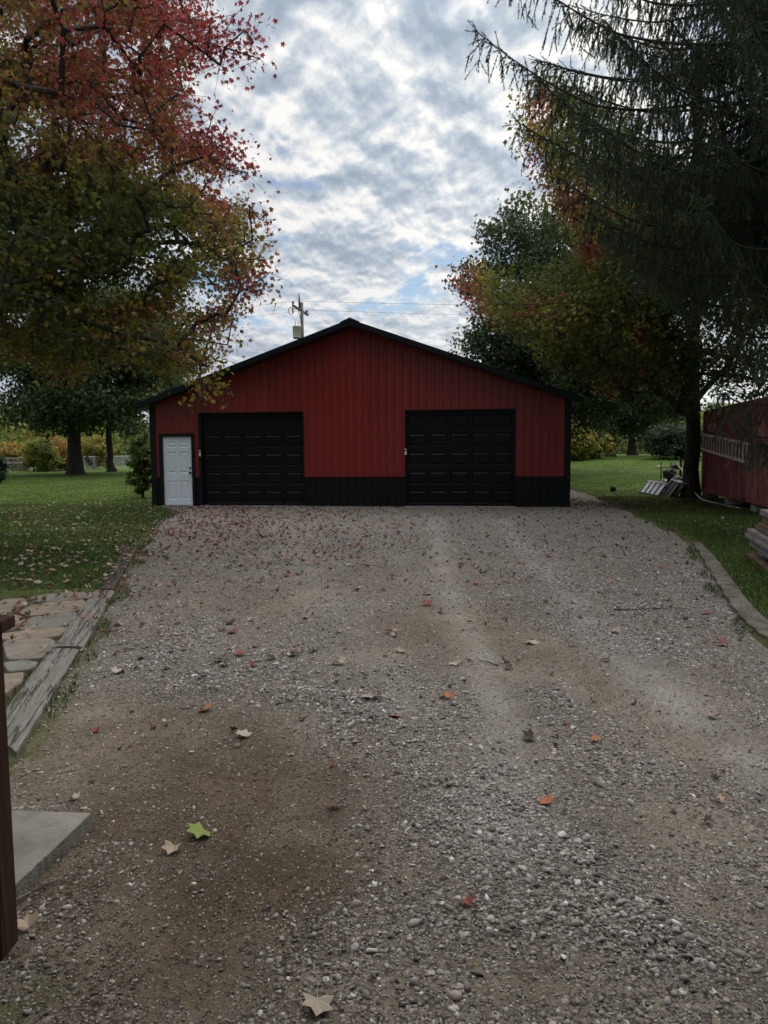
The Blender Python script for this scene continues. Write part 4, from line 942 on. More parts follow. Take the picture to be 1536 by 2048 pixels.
for k, xx in enumerate((.25, 2.9, 5.4)):
    o = MB().box(-.2, .25, .0, .38, 0, .205).build('concrete_block', M_conc, None, bevel=.01); ex = np.array([math.cos(yawc), math.sin(yawc)]); ey = np.array([-ex[1], ex[0]])
    q = ca_ + ex * xx + ey * .04; o.location = (q[0], q[1], .005); o.rotation_euler = (0, 0, yawc)
    tag(o, ['grey block under the far end of the container', 'grey block under the middle of the container', 'grey block under the near end of the container'][k], 'block', 'blocks under the container')
# painted letters, real flat text
def text(s, x, z, size, parent, mat, y=.004, sx=1.0):
    cu = bpy.data.curves.new('lettering', 'FONT'); cu.body = s; cu.size = size; cu.extrude = .001; cu.space_character = 1.05
    o = bpy.data.objects.new('lettering_tmp', cu); COL.objects.link(o)
    dg = bpy.context.evaluated_depsgraph_get(); me = bpy.data.meshes.new_from_object(o.evaluated_get(dg)); bpy.data.objects.remove(o)
    me.materials.clear(); ob = link('lettering', me, mat, parent); ob.location = (x, y, z); ob.rotation_euler = (PI / 2, 0, 0); ob.scale = (sx, 1, 1); return ob
text('VE20', .62, 2.14, .34, cont, M_paintwhite, -.003, 1.5)
# two ladders hung on the side
def ladder(x0, x1, z0, z1, hgt, rungs, lab):
    o = empty('ladder', (ca_[0], ca_[1], 0), yawc, lab, 'ladder', 'ladders hung on the container')
    y = -.07
    for dz in (0, hgt):
        MB().add([(x0, y - .035, z0 + dz - .03), (x1, y - .035, z1 + dz - .03), (x1, y - .035, z1 + dz + .03), (x0, y - .035, z0 + dz + .03), (x0, y + .035, z0 + dz - .03), (x1, y + .035, z1 + dz - .03), (x1, y + .035, z1 + dz + .03), (x0, y + .035, z0 + dz + .03)],
                 [(0, 1, 2, 3), (7, 6, 5, 4), (0, 4, 5, 1), (1, 5, 6, 2), (2, 6, 7, 3), (3, 7, 4, 0)]).build('rail', M_alu, o)
    for k in range(rungs):
        u = (k + .5) / rungs; x = x0 + (x1 - x0) * u; z = z0 + (z1 - z0) * u
        MB().tube([(x, y, z + .028), (x, y, z + hgt - .028)], .02, 8).build('rung', M_alu, o)
    return o
ladder(.30, 5.3, 1.60, 1.25, .47, 15, 'long aluminium ladder hung sideways along the red container')
for xx, zz_ in ((.9, 1.51), (4.6, 1.25)):
    b_ = MB().box(xx, xx + .04, -.115, .0, zz_, zz_ + .035).build('ladder_bracket', M_blackmetal, cont)

# ---------------------------------------------------------------- junk by the trunk
def racks():
    specs = [((1279, 986), (1316, 994), .50, 4, 'pale panelled rack leaning at the left of the junk pile', M_panel), ((1321, 986), (1338, 997), .58, 3, 'dark slatted rack with a white top rail leaning beside the pale one', M_blackmetal), ((1334, 987), (1349, 998), .56, 3, 'second dark slatted rack leaning nearest the tree trunk', M_blackmetal)]
    for i, (qa, qb, hh, nb, lab, pm) in enumerate(specs):
        p0 = G(*qa); p1 = G(*qb); L = np.hypot(*(p1 - p0)[:2]); yaw = math.atan2(p1[1] - p0[1], p1[0] - p0[0])
        o = empty('metal_rack', (p0[0], p0[1], .02), yaw, lab, 'rack'); o.rotation_euler = (-.60, 0, yaw)
        MB().box(0, L, -.02, .02, 0, .035).box(0, .035, -.02, .02, .035, hh).box(L - .035, L, -.02, .02, .035, hh).build('frame', M_blackmetal, o)
        MB().box(0, L, -.026, .026, hh, hh + .035).build('top_rail', M_panel, o)
        MB().box(.035, L - .035, .004, .016, .035, hh).build('panel', pm, o)
        for k in range(1, nb): MB().box(L * k / nb - .045, L * k / nb + .045, -.018, .002, .036, hh - .001).build('bar', M_blackmetal, o)
    for k, xx in enumerate((1346, 1354, 1362)):
        p0 = at(xx, 990, 24.5 - .1 * k); o = MB().box(-.03, .03, -.02, .02, 0, .75).build('metal_bar', M_blackmetal); o.location = (p0[0], p0[1], .02); o.rotation_euler = (0, .5, 0)
        tag(o, 'dark bar leaning over beside the racks at the foot of the trunk', 'bar', 'dark bars by the racks')
racks()
def junk():
    P = lambda x, y, Yd=25.6: at(x, y, Yd)
    # cage of uprights
    for k, (x, yt, yb, Yd) in enumerate(((1321, 925, 985, 26.2), (1340, 925, 985, 26.8), (1360, 917, 985, 25.8), (1374, 918, 985, 26.6))):
        a = P(x, yb, Yd); b = P(x, yt, Yd); o = MB().tube([(0, 0, 0), (0, 0, b[2])], .022 if k != 2 else .045, 6).build('stake', M_blackmetal); o.location = (a[0], Yd, .0)
        tag(o, ['leftmost thin dark stake standing in the junk pile', 'second thin dark stake standing behind the junk pile', 'thick dark stake standing in the junk pile under the hose', 'thin dark stake standing beside the tree trunk'][k], 'stake', 'stakes in the junk pile')
    rr = random.Random(5)
    labs = ['dark angular engine block at the top left of the junk pile', 'dark lump of machinery low in the junk pile', 'dark crate in the middle of the junk pile', 'rounded brown rag bundle on top of the junk pile', 'dark tub at the right of the junk pile', 'grey tub at the left foot of the junk pile']
    for k, (x, y, w, h, m) in enumerate(((1340, 948, .42, .34, M_blackmetal), (1340, 968, .5, .34, M_blackmetal), (1356, 966, .42, .42, M_blackmetal), (1352, 933, .30, .18, M_tie_dark), (1368, 962, .30, .40, M_blackmetal), (1328, 966, .26, .26, M_galv))):
        q = P(x, y, 25.4 + .15 * k); import bmesh
        bm = bmesh.new(); bmesh.ops.create_icosphere(bm, subdivisions=3, radius=1)
        for v in bm.verts:
            c_ = v.co; c_.x = math.copysign(abs(c_.x) ** .6, c_.x); c_.z = math.copysign(abs(c_.z) ** .6, c_.z); c_ *= 1 + .22 * math.sin(7 * c_.x + k * 2) * math.cos(6 * c_.z + k) ; v.co = Vector((c_.x * w / 2, c_.y * w / 2, c_.z * h / 2))
        me = bpy.data.meshes.new('scrap'); bm.to_mesh(me); bm.free(); o = link('scrap_lump', me, m); o.location = (q[0], q[1], max(q[2], h / 2)); o.rotation_euler = (0, rr.uniform(-.4, .4), rr.uniform(0, 3))
        tag(o, labs[k], 'scrap')
    pts = [P(1370, 962, 25.0), P(1355, 951, 25), P(1345, 958, 25), P(1330, 975, 24.9), P(1312, 985, 25)]
    tag(MB().tube([tuple(p) for p in smooth(pts)], .014, 6).build('bent_pipe', M_alu, None, True), 'thin bent pipe lying across the front of the junk pile', 'pipe')
def smooth(pts, k=6):
    P = [np.array(p, float) for p in pts]; out = []
    for i in range(len(P) - 1):
        p0 = P[max(i - 1, 0)]; p1 = P[i]; p2 = P[i + 1]; p3 = P[min(i + 2, len(P) - 1)]
        for j in range(k):
            t_ = j / k; out.append(.5 * ((2 * p1) + (-p0 + p2) * t_ + (2 * p0 - 5 * p1 + 4 * p2 - p3) * t_ ** 2 + (-p0 + 3 * p1 - 3 * p2 + p3) * t_ ** 3))
    out.append(P[-1]); return out
junk()
hs = [at(1317, 936, 25), at(1318, 932, 25.2), at(1335, 934, 25.3), at(1348, 930, 25.2), at(1355, 929, 25), at(1359, 936, 24.8), at(1362, 937, 24.6), at(1366, 945, 24.3), at(1371, 962, 23.8), at(1385, 979, 22.9), at(1400, 996, 22.0)] + [G(1420, 1004, .04), G(1450, 1011, .03), G(1480, 1017, .03)]
tag(MB().tube([tuple(p) for p in smooth(hs)], .026, 8).build('garden_hose', M_hose, None, True), 'dirty white hose draped over the junk and trailing past the container', 'hose')
hs = [G(1480, 1017, .03), G(1492, 1018, .03), G(1503, 1020, .03), G(1520, 1021, .03), G(1560, 1024, .03)]
tag(MB().tube([tuple(p) for p in smooth(hs)], .02, 8).build('garden_hose', M_hosegreen, None, True), 'short green hose end lying in the grass by the container', 'hose')
# small dark ball on the grass edge
q = G(1226, 984); import bmesh
bm = bmesh.new(); bmesh.ops.create_icosphere(bm, subdivisions=3, radius=.125)
for v in bm.verts: v.co *= 1 + .08 * math.sin(v.co.x * 40) * math.sin(v.co.z * 35)
me = bpy.data.meshes.new('ball'); bm.to_mesh(me); bm.free(); o = link('ball', me, mat_noise('dark_green_rubber', (.015, .03, .022), (.03, .05, .035), 20), None, True); o.location = (q[0], q[1], .13)
tag(o, 'small dark green ball on the grass beside the gravel', 'ball')

# ---------------------------------------------------------------- lumber stack
LS = G(1500, 1118); ldir = math.atan2(-.95, -.30)
def lum(name, x0, x1, y0, y1, z0, z1, m, lab, grp='boards stacked at the right edge', tilt=0):
    o = MB().box(0, x1 - x0, 0, y1 - y0, 0, z1 - z0).build(name, m, None, bevel=.004)
    ex = np.array([math.cos(ldir), math.sin(ldir)]); ey = np.array([-ex[1], ex[0]]); q = LS[:2] + ex * x0 + ey * y0
    o.location = (q[0], q[1], z0); o.rotation_euler = (0, 0, ldir + tilt); tag(o, lab, 'board' if name != 'wooden_block' else 'block', grp); return o
# local +x toward camera along boards, local +y = to the right (away from drive)
lum('wooden_block', .05, .30, .10, .40, .01, .16, M_galv, 'grey block under the end of the board stack', 'blocks under the boards')
lum('wooden_block', .05, .20, .02, 1.1, .16, .20, M_lumber_b, 'thin brown bearer under the board stack', 'blocks under the boards')
names = ['lowest wide grey board of the stack', 'grey board second from the bottom of the stack', 'grey board third from the bottom of the stack', 'short brown board in the middle of the stack', 'thin yellowish board above the middle of the stack', 'brown board second from the top of the stack', 'pale grey topmost board of the stack']
zz_ = .205
for k, (x0, y0, th, m) in enumerate(((-.02, -.02, .10, M_lumber), (-.14, -.06, .055, M_lumber), (-.10, -.04, .065, M_lumber), (.05, .04, .06, M_lumber_b), (.10, .06, .04, M_lumber_b), (.18, .10, .10, M_lumber_b), (.12, .08, .08, M_lumber))):
    lum('board', x0, 3.2, y0, y0 + .30, zz_, zz_ + th, m, names[k], tilt=.01 * (k % 3 - 1)); zz_ += th + .006
zz_ = .205
for k in range(5):
    lum('board', .1 + .05 * k, 3.1, .36, .70 + .02 * k, zz_, zz_ + .085, M_lumber if k % 2 else M_lumber_b, ['bottom', 'second', 'middle', 'fourth', 'uppermost'][k] + ' board of the rear row in the stack'); zz_ += .094
q = G(1492, 1115); o = MB().box(0, 2.6, 0, .12, 0, .045).build('board', M_lumber_b, None, bevel=.004); o.location = (q[0], q[1], .03); o.rotation_euler = (0, 0, ldir); tag(o, 'single board lying on the ground in front of the stack', 'board', 'boards stacked at the right edge')

# ---------------------------------------------------------------- timbers, slab, patio, edging, post
def timber(name, pl, pr, z0, z1, mat, lab, cuts=10, cat='timber'):
    """pl, pr: world left/right edge end points (far, near)"""
    rr = random.Random(len(lab)); mb = MB(); n = cuts; Pl = [np.array(pl[0]) * (1 - i / n) + np.array(pl[1]) * i / n for i in range(n + 1)]; Pr = [np.array(pr[0]) * (1 - i / n) + np.array(pr[1]) * i / n for i in range(n + 1)]
    o_ = Pl[0][:2].copy(); m_ = 7
    for i in range(n + 1):
        for j in range(m_ + 1):
            u = j / m_; p = Pl[i][:2] * (1 - u) + Pr[i][:2] * u - o_; e = .004 * rr.uniform(-1, 1)
            edge = -.014 if j in (0, m_) else 0
            groove = -.012 if j == 3 and rr.random() < .7 else 0
            mb.v.append((p[0] + (e if j in (0, m_) else 0), p[1], z1 + edge + groove + rr.uniform(-.003, .003)))
    W = m_ + 1
    for i in range(n):
        for j in range(m_): a = i * W + j; mb.f.append((a, a + W, a + W + 1, a + 1))
    # skirts
    top = [i * W for i in range(n + 1)] + [n * W + j for j in range(1, W)] + [i * W + m_ for i in range(n - 1, -1, -1)] + [j for j in range(m_ - 1, 0, -1)]
    b0 = len(mb.v)
    for t_ in top: v = mb.v[t_]; mb.v.append((v[0], v[1], z0))
    L = len(top)
    for k in range(L): k2 = (k + 1) % L; mb.f.append((top[k], top[k2], b0 + k2, b0 + k))
    o = mb.build(name, mat, None); o.location = (o_[0], o_[1], 0)
    # rotate so object Y runs along the timber, for the grain
    d = (Pl[-1][:2] - Pl[0][:2]); a = math.atan2(d[1], d[0]) - PI / 2
    R = Matrix.Rotation(-a, 4, 'Z'); o.data.transform(R); o.rotation_euler = (0, 0, a)
    o.data.update(); tag(o, lab, cat, 'timbers edging the drive'); return o
zt = .055
jl, jr = G(104, 1293, zt), G(164, 1293, zt)
timber('landscape_timber', (G(186, 1180, zt), jl + [.004, .012, 0]), (G(229, 1180, zt), jr + [.004, .012, 0]), -.03, zt, M_tie, 'weathered split grey timber along the left of the drive by the flagstones', 22)
timber('landscape_timber', (jl + [-.012, -.012, 0], G(-30, 1470, zt - .01)), (jr + [-.02, -.012, 0], G(33, 1500, zt - .01)), -.03, zt - .01, M_tie, 'broad cracked grey timber nearest the camera, beside the brown post', 20)
timber('landscape_timber', (G(250, 1092, .04), G(200, 1178, .04)), (G(276, 1092, .04), G(226, 1178, .04)), -.03, .045, M_tie_dark, 'dark half-buried timber between the lawn and the gravel', 18)
# right edging, curved concrete strip
L_ = [(1385, 1085), (1402, 1108), (1420, 1140), (1440, 1170), (1462, 1205), (1490, 1238), (1525, 1266), (1570, 1292)]
R_ = [(1401, 1084), (1425, 1106), (1448, 1136), (1470, 1164), (1494, 1196), (1520, 1224), (1553, 1250), (1598, 1276)]
mb = MB(); pl = smooth([G(*p, .05) for p in L_], 5); pr = smooth([G(*p, .05) for p in R_], 5); n = len(pl)
for i in range(n):
    e = .015 * math.sin(i * 2.1); mb.v += [(pl[i][0] + e, pl[i][1], -.03), (pl[i][0] + e, pl[i][1], .040), (pl[i][0] + .02 + e, pl[i][1], .05), (pr[i][0] - .02, pr[i][1], .05 + .004 * math.sin(i)), (pr[i][0], pr[i][1], .040), (pr[i][0], pr[i][1], -.03)]
for i in range(n - 1):
    for k in range(5): a = i * 6 + k; mb.f.append((a, a + 1, a + 7, a + 6))
M_edge = mat_noise('earthy_concrete', (.050, .042, .032), (.155, .135, .112), 5, .95, .1, .8, 40)
tag(mb.build('drive_edging', M_edge, None), 'curving dirt-stained concrete edging strip along the right of the drive', 'edging')
# concrete slab, bottom left
mb = MB(); zs_ = .06; sp_ = [G(183, 1625, zs_), G(20, 1620, zs_), G(-160, 1618, zs_), G(-260, 1760, zs_), G(-60, 1850, zs_), G(45, 1755, zs_), G(110, 1695, zs_)]
sp_ = [q for i in range(len(sp_)) for q in [sp_[i] * (1 - k / 9) + sp_[(i + 1) % len(sp_)] * k / 9 + (np.array([random.gauss(0, .0016), random.gauss(0, .0016), 0]) if k else 0) for k in range(9)]]
mb.prism([(p[0], p[1]) for p in sp_][::-1], -.05, zs_); tag(mb.build('concrete_slab', mat_noise('slab_concrete', (.095, .085, .070), (.20, .183, .155), 5, .9, .2, 1.0, 90), None, bevel=.004), 'pale concrete slab corner behind the brown post', 'slab')
# flagstones
FS = [([(62, 1193), (100, 1186), (150, 1183), (188, 1184), (176, 1194), (120, 1200), (74, 1202)], 'long grey flagstone at the back of the patio by the grass'),
      ([(40, 1222), (60, 1210), (100, 1203), (160, 1199), (172, 1204), (158, 1217), (110, 1225), (60, 1229)], 'broad tan flagstone beside the split timber'),
      ([(40, 1258), (60, 1234), (100, 1228), (152, 1221), (148, 1236), (136, 1247), (100, 1252)], 'brownish flagstone in the middle of the patio'),
      ([(-60, 1274), (30, 1262), (90, 1254), (132, 1252), (128, 1260), (112, 1270), (40, 1276)], 'orange tan flagstone in front of the brownish one'),
      ([(10, 1280), (60, 1274), (100, 1275), (110, 1283), (96, 1300), (80, 1312), (15, 1316)], 'bluish grey flagstone behind the brown post'),
      ([(10, 1322), (56, 1318), (76, 1322), (60, 1336), (15, 1340)], 'small grey flagstone next to the broad timber'),
      ([(-80, 1206), (0, 1198), (50, 1196), (50, 1206), (24, 1222), (-20, 1226), (-80, 1226)], 'reddish brown flagstone at the left edge strewn with leaves'),
      ([(-80, 1256), (-60, 1230), (-10, 1230), (30, 1228), (50, 1234), (30, 1254), (-20, 1262)], 'ochre flagstone at the left edge of the patio'),
      ([(-40, 1344), (20, 1346), (50, 1342), (40, 1362), (10, 1385), (-40, 1392)], 'mossy flagstone mostly hidden behind the brown post')]
for poly, lab in FS:
    pp = [G(x, y, .05) for x, y in poly]; c_ = np.mean(pp, 0); pp = [c_ + (p - c_) * 1.07 for p in pp]; pp = [q for i in range(len(pp)) for q in (pp[i] * .85 + pp[i - 1] * .15, pp[i] * .85 + pp[(i + 1) % len(pp)] * .15)]
    mb = MB(); mb.prism([(p[0] - c_[0] + random.uniform(-.01, .01), p[1] - c_[1]) for p in pp][::-1], -.05, .045)
    o = mb.build('flagstone', M_flag, None, bevel=.01); o.location = (c_[0], c_[1], 0); tag(o, lab, 'flagstone', 'flagstones of the small patio')
# wooden railing post at the lower left
pe = G(41, 1925); w_ = .10
post = empty('railing_post', (pe[0] - w_ / 2 - .055, pe[1] + w_ / 2 - .0, 0), 0, 'dark brown stained railing post cut off by the left edge of the picture', 'post')
topz_ = at(24, 1275, pe[1])[2]
MB().box(-w_ / 2, w_ / 2, -w_ / 2, w_ / 2, -.05, topz_).build('post', M_post, post, bevel=.006)
o = MB().box(-.9, w_ / 2 + .03, -.075, .075, topz_ + .001, topz_ + .042).build('handrail', M_post, post, bevel=.006); o.rotation_euler = (0, 0, 0)
MB().box(-.9, -w_ / 2 - .001, -.02, .02, topz_ - .16, topz_ - .07).build('rail', M_post, post, bevel=.004)
MB().box(-.9, -w_ / 2 - .001, -.02, .02, .12, .21).build('rail', M_post, post, bevel=.004)
for k in range(6): MB().box(-.2 - k * .13, -.165 - k * .13, -.017, .017, .211, topz_ - .161).build('baluster', M_post, post)

# unseen building with a porch roof, added behind the camera to shade the foreground
M_clap = mat_noise('added_house_siding', (.30, .29, .27), (.36, .35, .33), 4, .7)
hs_ = empty('added_house', (0, -1.6, 0), 0, 'unseen pale clapboard building with a covered porch, added behind the viewpoint to shade the drive', 'added_house')
mb = MB()
zz_ = -.1
while zz_ < 3.0:
    mb.add([(-5.5, 0, zz_), (5.5, 0, zz_), (5.5, -.012, zz_ + .17), (-5.5, -.012, zz_ + .17), (5.5, 0, zz_ + .17), (-5.5, 0, zz_ + .17)], [(0, 3, 2, 1), (3, 5, 4, 2)]); zz_ += .17
mb.box(-5.5, 5.5, -6, -.02, -.1, 3.1); mb.build('wall', M_clap, hs_)
MB().add([(-6, -6.4, 3.1), (6, -6.4, 3.1), (6, 3.0, 2.72), (-6, 3.0, 2.72), (-6, -6.4, 3.25), (6, -6.4, 3.25), (6, 3.0, 2.87), (-6, 3.0, 2.87)], [(0, 3, 2, 1), (4, 5, 6, 7), (0, 1, 5, 4), (1, 2, 6, 5), (2, 3, 7, 6), (3, 0, 4, 7)]).build('added_porch_roof', M_roof, hs_)
for xx in (-5.6, 5.6): MB().box(xx - .07, xx + .07, 2.1, 2.24, 0, 2.72).build('added_porch_post', M_post, hs_)
# ---------------------------------------------------------------- fences, left background
def fence(p0, p1, n, lab, hgt=1.2, mat=M_fence):
    p0 = np.array(p0[:2]); p1 = np.array(p1[:2]); L = np.linalg.norm(p1 - p0); yaw = math.atan2(*(p1 - p0)[::-1])
    o = empty('wire_fence', (p0[0], p0[1], 0), yaw, lab, 'fence')
    for i in range(n + 1): MB().tube([(L * i / n, 0, -.1), (L * i / n, 0, hgt + .03)], .03, 8).build('post', mat, o)
    MB().tube([(0, 0, hgt), (L, 0, hgt)], .028, 8).build('top_rail', mat, o)
    A, Bq = [], []
    x = -hgt
    while x < L:
        for s_ in (0, 1):
            xa, xb = x, x + hgt; za, zb = (0.02, hgt) if s_ == 0 else (hgt, 0.02)
            if xa < 0: za += (zb - za) * (0 - xa) / hgt; xa = 0
            if xb > L: zb = za + (zb - za) * (L - xa) / max(xb - xa, 1e-6); xb = L
            A.append((xa, 0, za)); Bq.append((xb, 0, zb))
        x += .11
    V_, F_ = segs(np.array(A), np.array(Bq), np.full(len(A), .0035), np.full(len(A), .0035), 3)
    npmesh('mesh', V_, F_, mat, o)
    return o
fence(G(-120, 947), G(139, 941), 6, 'chain-link fence with pale top rail left of the massive trunk')
fence(G(168, 941), G(262, 935), 5, 'chain-link fence stretch to the right of the massive trunk', 1.25)
q0 = at(-100, 925, 62); q1 = at(150, 924, 62)
o = empty('rail_fence', (q0[0], 62, 0), 0, 'second plain rail fence further back behind the chain-link', 'fence'); Lf = q1[0] - q0[0]
MB().tube([(0, 0, .78), (Lf, 0, .8)], .03, 6).build('rail', M_fence, o)
for i in range(7): MB().tube([(Lf * i / 6, 0, 0), (Lf * i / 6, 0, .95)], .04, 6).build('post', M_tie, o)
q = at(182, 932, 45.4); o = MB().box(-.14, .14, -.05, .05, -.6, 0).build('hanging_plank', M_blackmetal, None, bevel=.01); q2 = at(172, 914, 45.4); o.location = (q2[0], 45.4, q2[2]); o.rotation_euler = (0, -.62, 0)
tag(o, 'dark plank hanging at a slant beside the massive trunk', 'plank')

# ---------------------------------------------------------------- fallen leaves
def broad_tpl():
    ang = [90, 64, 40, 16, -12, -44, -90, -136, -168, 164, 140, 116]
    rad = [1.0, .66, .98, .60, .80, .50, .22, .50, .80, .60, .98, .66]
    V = [(0, 0, 0)] + [(r * math.cos(math.radians(a)) * .6, r * math.sin(math.radians(a)) * .6 + .1, 0) for a, r in zip(ang, rad)]
    n = len(ang); return np.array(V), np.array([(0, i % n + 1, (i + 1) % n + 1) for i in range(n)])
LEAF_F = broad_tpl()
def leafmesh(seed, curl):
    rr = random.Random(seed); T, Fc = LEAF_F
    V = [(p[0], p[1], curl * (p[0] ** 2 * 1.6 + abs(p[0]) * .5 + p[1] ** 2 * .4) + rr.uniform(-.05, .07)) for p in T]
    me = bpy.data.meshes.new('fallen_leaf'); 
    fs = [tuple(f) for f in Fc]
    # stalk
    o = len(V); V += [(-.012, -.05, .02), (.012, -.05, .02), (.05, -.62, .10)]; fs.append((o, o + 1, o + 2))
    me.from_pydata(V, [], fs); return me
HUES = {'brown': .05, 'tan': .40, 'pale': .52, 'orange': .70, 'red': .86, 'green': 1.0, 'dark': .0, 'rust': .62}
LM = {}
for hn, hv in HUES.items():
    for c_ in range(3):
        me = leafmesh(c_ * 7 + len(hn), (.05, .25, .55)[c_]); n = len(me.vertices)
        for a, d in (('hue', np.full(n, hv)), ('rnd', np.full(n, .5 + .12 * (c_ - 1)))):
            at_ = me.attributes.new(a, 'FLOAT', 'POINT'); at_.data.foreach_set('value', d.astype(np.float32))
        me.materials.append(M_fallen); LM[(hn, c_)] = me
def dz(x, y):
    P = np.array([[x, y]]); 
    return float(driveh(np.array([x]), np.array([y]))[0]) if inpoly(P, DRIVE)[0] else float(gz(x, y)) + .03
def put_leaf(x, y, hn, c_, size, lab, grp=None, lift=.012):
    o = bpy.data.objects.new('fallen_leaf', LM[(hn, c_)]); COL.objects.link(o); o.location = (x, y, dz(x, y) + lift)
    o.rotation_euler = (random.uniform(-.3, .3), random.uniform(-.3, .3), random.uniform(0, 6.28)); o.scale = (size, size, size); tag(o, lab, 'leaf', grp); return o
for px_, py_, hn, c_, sz, lab in (
    (408, 1664, 'green', 0, .115, 'bright yellow-green maple leaf on the dark dirt, largest on the drive'), (348, 1694, 'tan', 2, .075, 'small curled tan leaf just below the bright green one'),
    (635, 2005, 'pale', 1, .095, 'large pale tan leaf at the bottom centre of the drive'), (940, 1818, 'red', 2, .05, 'small dull red leaf among the near gravel'),
    (1095, 1614, 'orange', 1, .075, 'orange red leaf lying on the thick gravel right of centre'), (1433, 1597, 'rust', 2, .055, 'small yellow-brown leaf near the right edge'),
    (1185, 1482, 'orange', 1, .065, 'orange leaf on the dirt between the tyre tracks'), (1432, 1428, 'rust', 2, .085, 'rusty curled leaf on the right-hand tyre track'),
    (797, 1438, 'orange', 0, .095, 'orange and green leaf at the end of the gravel ridge'), (897, 1398, 'orange', 2, .08, 'orange leaf on the light track in mid drive'),
    (408, 1417, 'orange', 1, .10, 'bright orange-red leaf below the gravel ridge'), (490, 1473, 'pale', 1, .10, 'pale leaf on the brown dirt left of centre'),
    (473, 1310, 'red', 1, .11, 'crimson leaf standing on the gravel left of centre'), (440, 1320, 'dark', 2, .13, 'blackened leaf beside the crimson one'), (460, 1263, 'red', 0, .12, 'bright red leaf above the crimson one'),
    (464, 1247, 'dark', 1, .12, 'dark purplish leaf just above the bright red one'), (580, 1312, 'pale', 1, .12, 'whitish leaf right of the crimson one'), (675, 1326, 'pale', 2, .11, 'whitish curled leaf in the middle of the drive'),
    (855, 1211, 'red', 2, .13, 'lone red leaf on the brown track'), (745, 1399, 'tan', 1, .15, 'large tan leaf resting on the end of the gravel ridge'), (1068, 1283, 'pale', 1, .12, 'whitish leaf left of the light gravel heap'),
    (58, 1861, 'tan', 2, .075, 'pinkish tan leaf leaning against the foot of the brown post'), (152, 1597, 'pale', 2, .06, 'crumpled pale leaf above the concrete slab'), (672, 1610, 'brown', 2, .07, 'brown twig-like curled leaf left of centre'),
    (570, 1151, 'red', 1, .12, 'red leaf on the upper left of the drive'), (1410, 1640, 'dark', 2, .05, 'tiny black curled leaf at the right'), (1066, 1477, 'dark', 2, .09, 'black shrivelled leaf on the dirt right of centre'), (780, 1262, 'rust', 1, .13, 'rust brown leaf on the brown centre patch'),
    (40, 1222, 'red', 1, .10, 'red leaf lying on the leftmost flagstones'), (85, 1313, 'pale', 2, .07, 'pale leaf at the front edge of the bluish flagstone')):
    q = G(px_, py_, .01); o = put_leaf(q[0], q[1], hn, c_, sz * 1.05, lab, 'fallen leaves singled out on the drive', .05 if px_ < 100 and py_ < 1400 else .014)
# many more: 270 individuals, then the rest as one stuff mesh
rr = random.Random(12); cnt = 0
while cnt < 265:
    zone = rr.random()
    if zone < .62: x_, y_ = G(rr.uniform(200, 1500), 1040 + 330 * rr.random() ** 1.4)[:2]; lab_ok = True
    else: x_, y_ = G(rr.uniform(10, 330), rr.uniform(1030, 1175))[:2]; lab_ok = False
    ins_ = bool(inpoly(np.array([[x_, y_]]), DRIVE)[0])
    if inpoly(np.array([[x_, y_]]), BARNP)[0] or ins_ != lab_ok: continue
    if ins_:
        left = x_ < -1 and y_ > 8
        if not left and rr.random() < .7: continue
        hn = rr.choice(['red', 'brown', 'orange', 'tan', 'brown', 'rust', 'dark'] if left else ['brown', 'tan', 'pale', 'red', 'dark'])
        lab = {'red': 'red fallen leaf, one of many strewn over the gravel', 'brown': 'brown fallen leaf, one of many strewn over the gravel', 'orange': 'orange fallen leaf, one of many strewn over the gravel', 'tan': 'tan fallen leaf, one of many strewn over the gravel', 'rust': 'rusty fallen leaf, one of many strewn over the gravel', 'dark': 'blackish fallen leaf, one of many strewn over the gravel', 'pale': 'pale fallen leaf, one of many strewn over the gravel'}[hn]; g_ = hn + ' fallen leaves on the gravel'
    else:
        hn = rr.choice(['tan', 'pale', 'tan', 'brown', 'rust']); lab = hn + ' fallen leaf, one of many lying on the left lawn'; g_ = hn + ' fallen leaves on the left lawn'
    put_leaf(x_, y_, hn, rr.randrange(3), rr.uniform(.07, .11), lab, g_, .012 if ins_ else .02); cnt += 1
rng = np.random.default_rng(77)
VV, HH, RR, FF, off = [], [], [], [], 0
def litter(P, hv, sz, lift):
    global off
    n = len(P); ins_ = inpoly(P, DRIVE); z = np.where(ins_, driveh(P[:, 0], P[:, 1]), gz(P[:, 0], P[:, 1]) + .02) + lift
    T = LEAF_M[0].copy(); V_ = T[None] * sz[:, None, None]; V_[:, :, 2] = V_[:, :, 2] * -2.5 + rng.normal(0, .10, V_.shape[:2]) * sz[:, None]
    R = rotm(n, .28); V_ = np.einsum('nij,nkj->nki', R, V_) + np.column_stack([P, z])[:, None]
    k = len(T); VV.append(V_.reshape(-1, 3)); FF.append((LEAF_M[1][None] + (np.arange(n) * k)[:, None, None]).reshape(-1, 3) + off); off += n * k
    HH.append(np.repeat(np.clip(hv, 0, 1), k)); RR.append(np.repeat(rng.random(n), k))
def pick(x0, x1, y0, y1, n):   # uniform in ground area
    return np.stack([rng.uniform(x0, x1, n), rng.uniform(y0, y1, n)], 1)
P = pick(-7.5, 8, 8, 21.3, 20000); keep = inpoly(P, DRIVE) & (rng.random(len(P)) < .07 + .85 * sstep(2, -6, P[:, 0]) * sstep(8, 13, P[:, 1]) * (.25 + 1.4 * (fbm(P[:, 0], P[:, 1] * .7, 3, 3) - .25)))
P = P[keep]; n = len(P); litter(P, rng.choice([.05, .12, .2, .86, .84, .7, .42, .62], n, p=[.22, .2, .14, .16, .08, .08, .06, .06]) + rng.normal(0, .02, n), rng.uniform(.05, .095, n), .012)
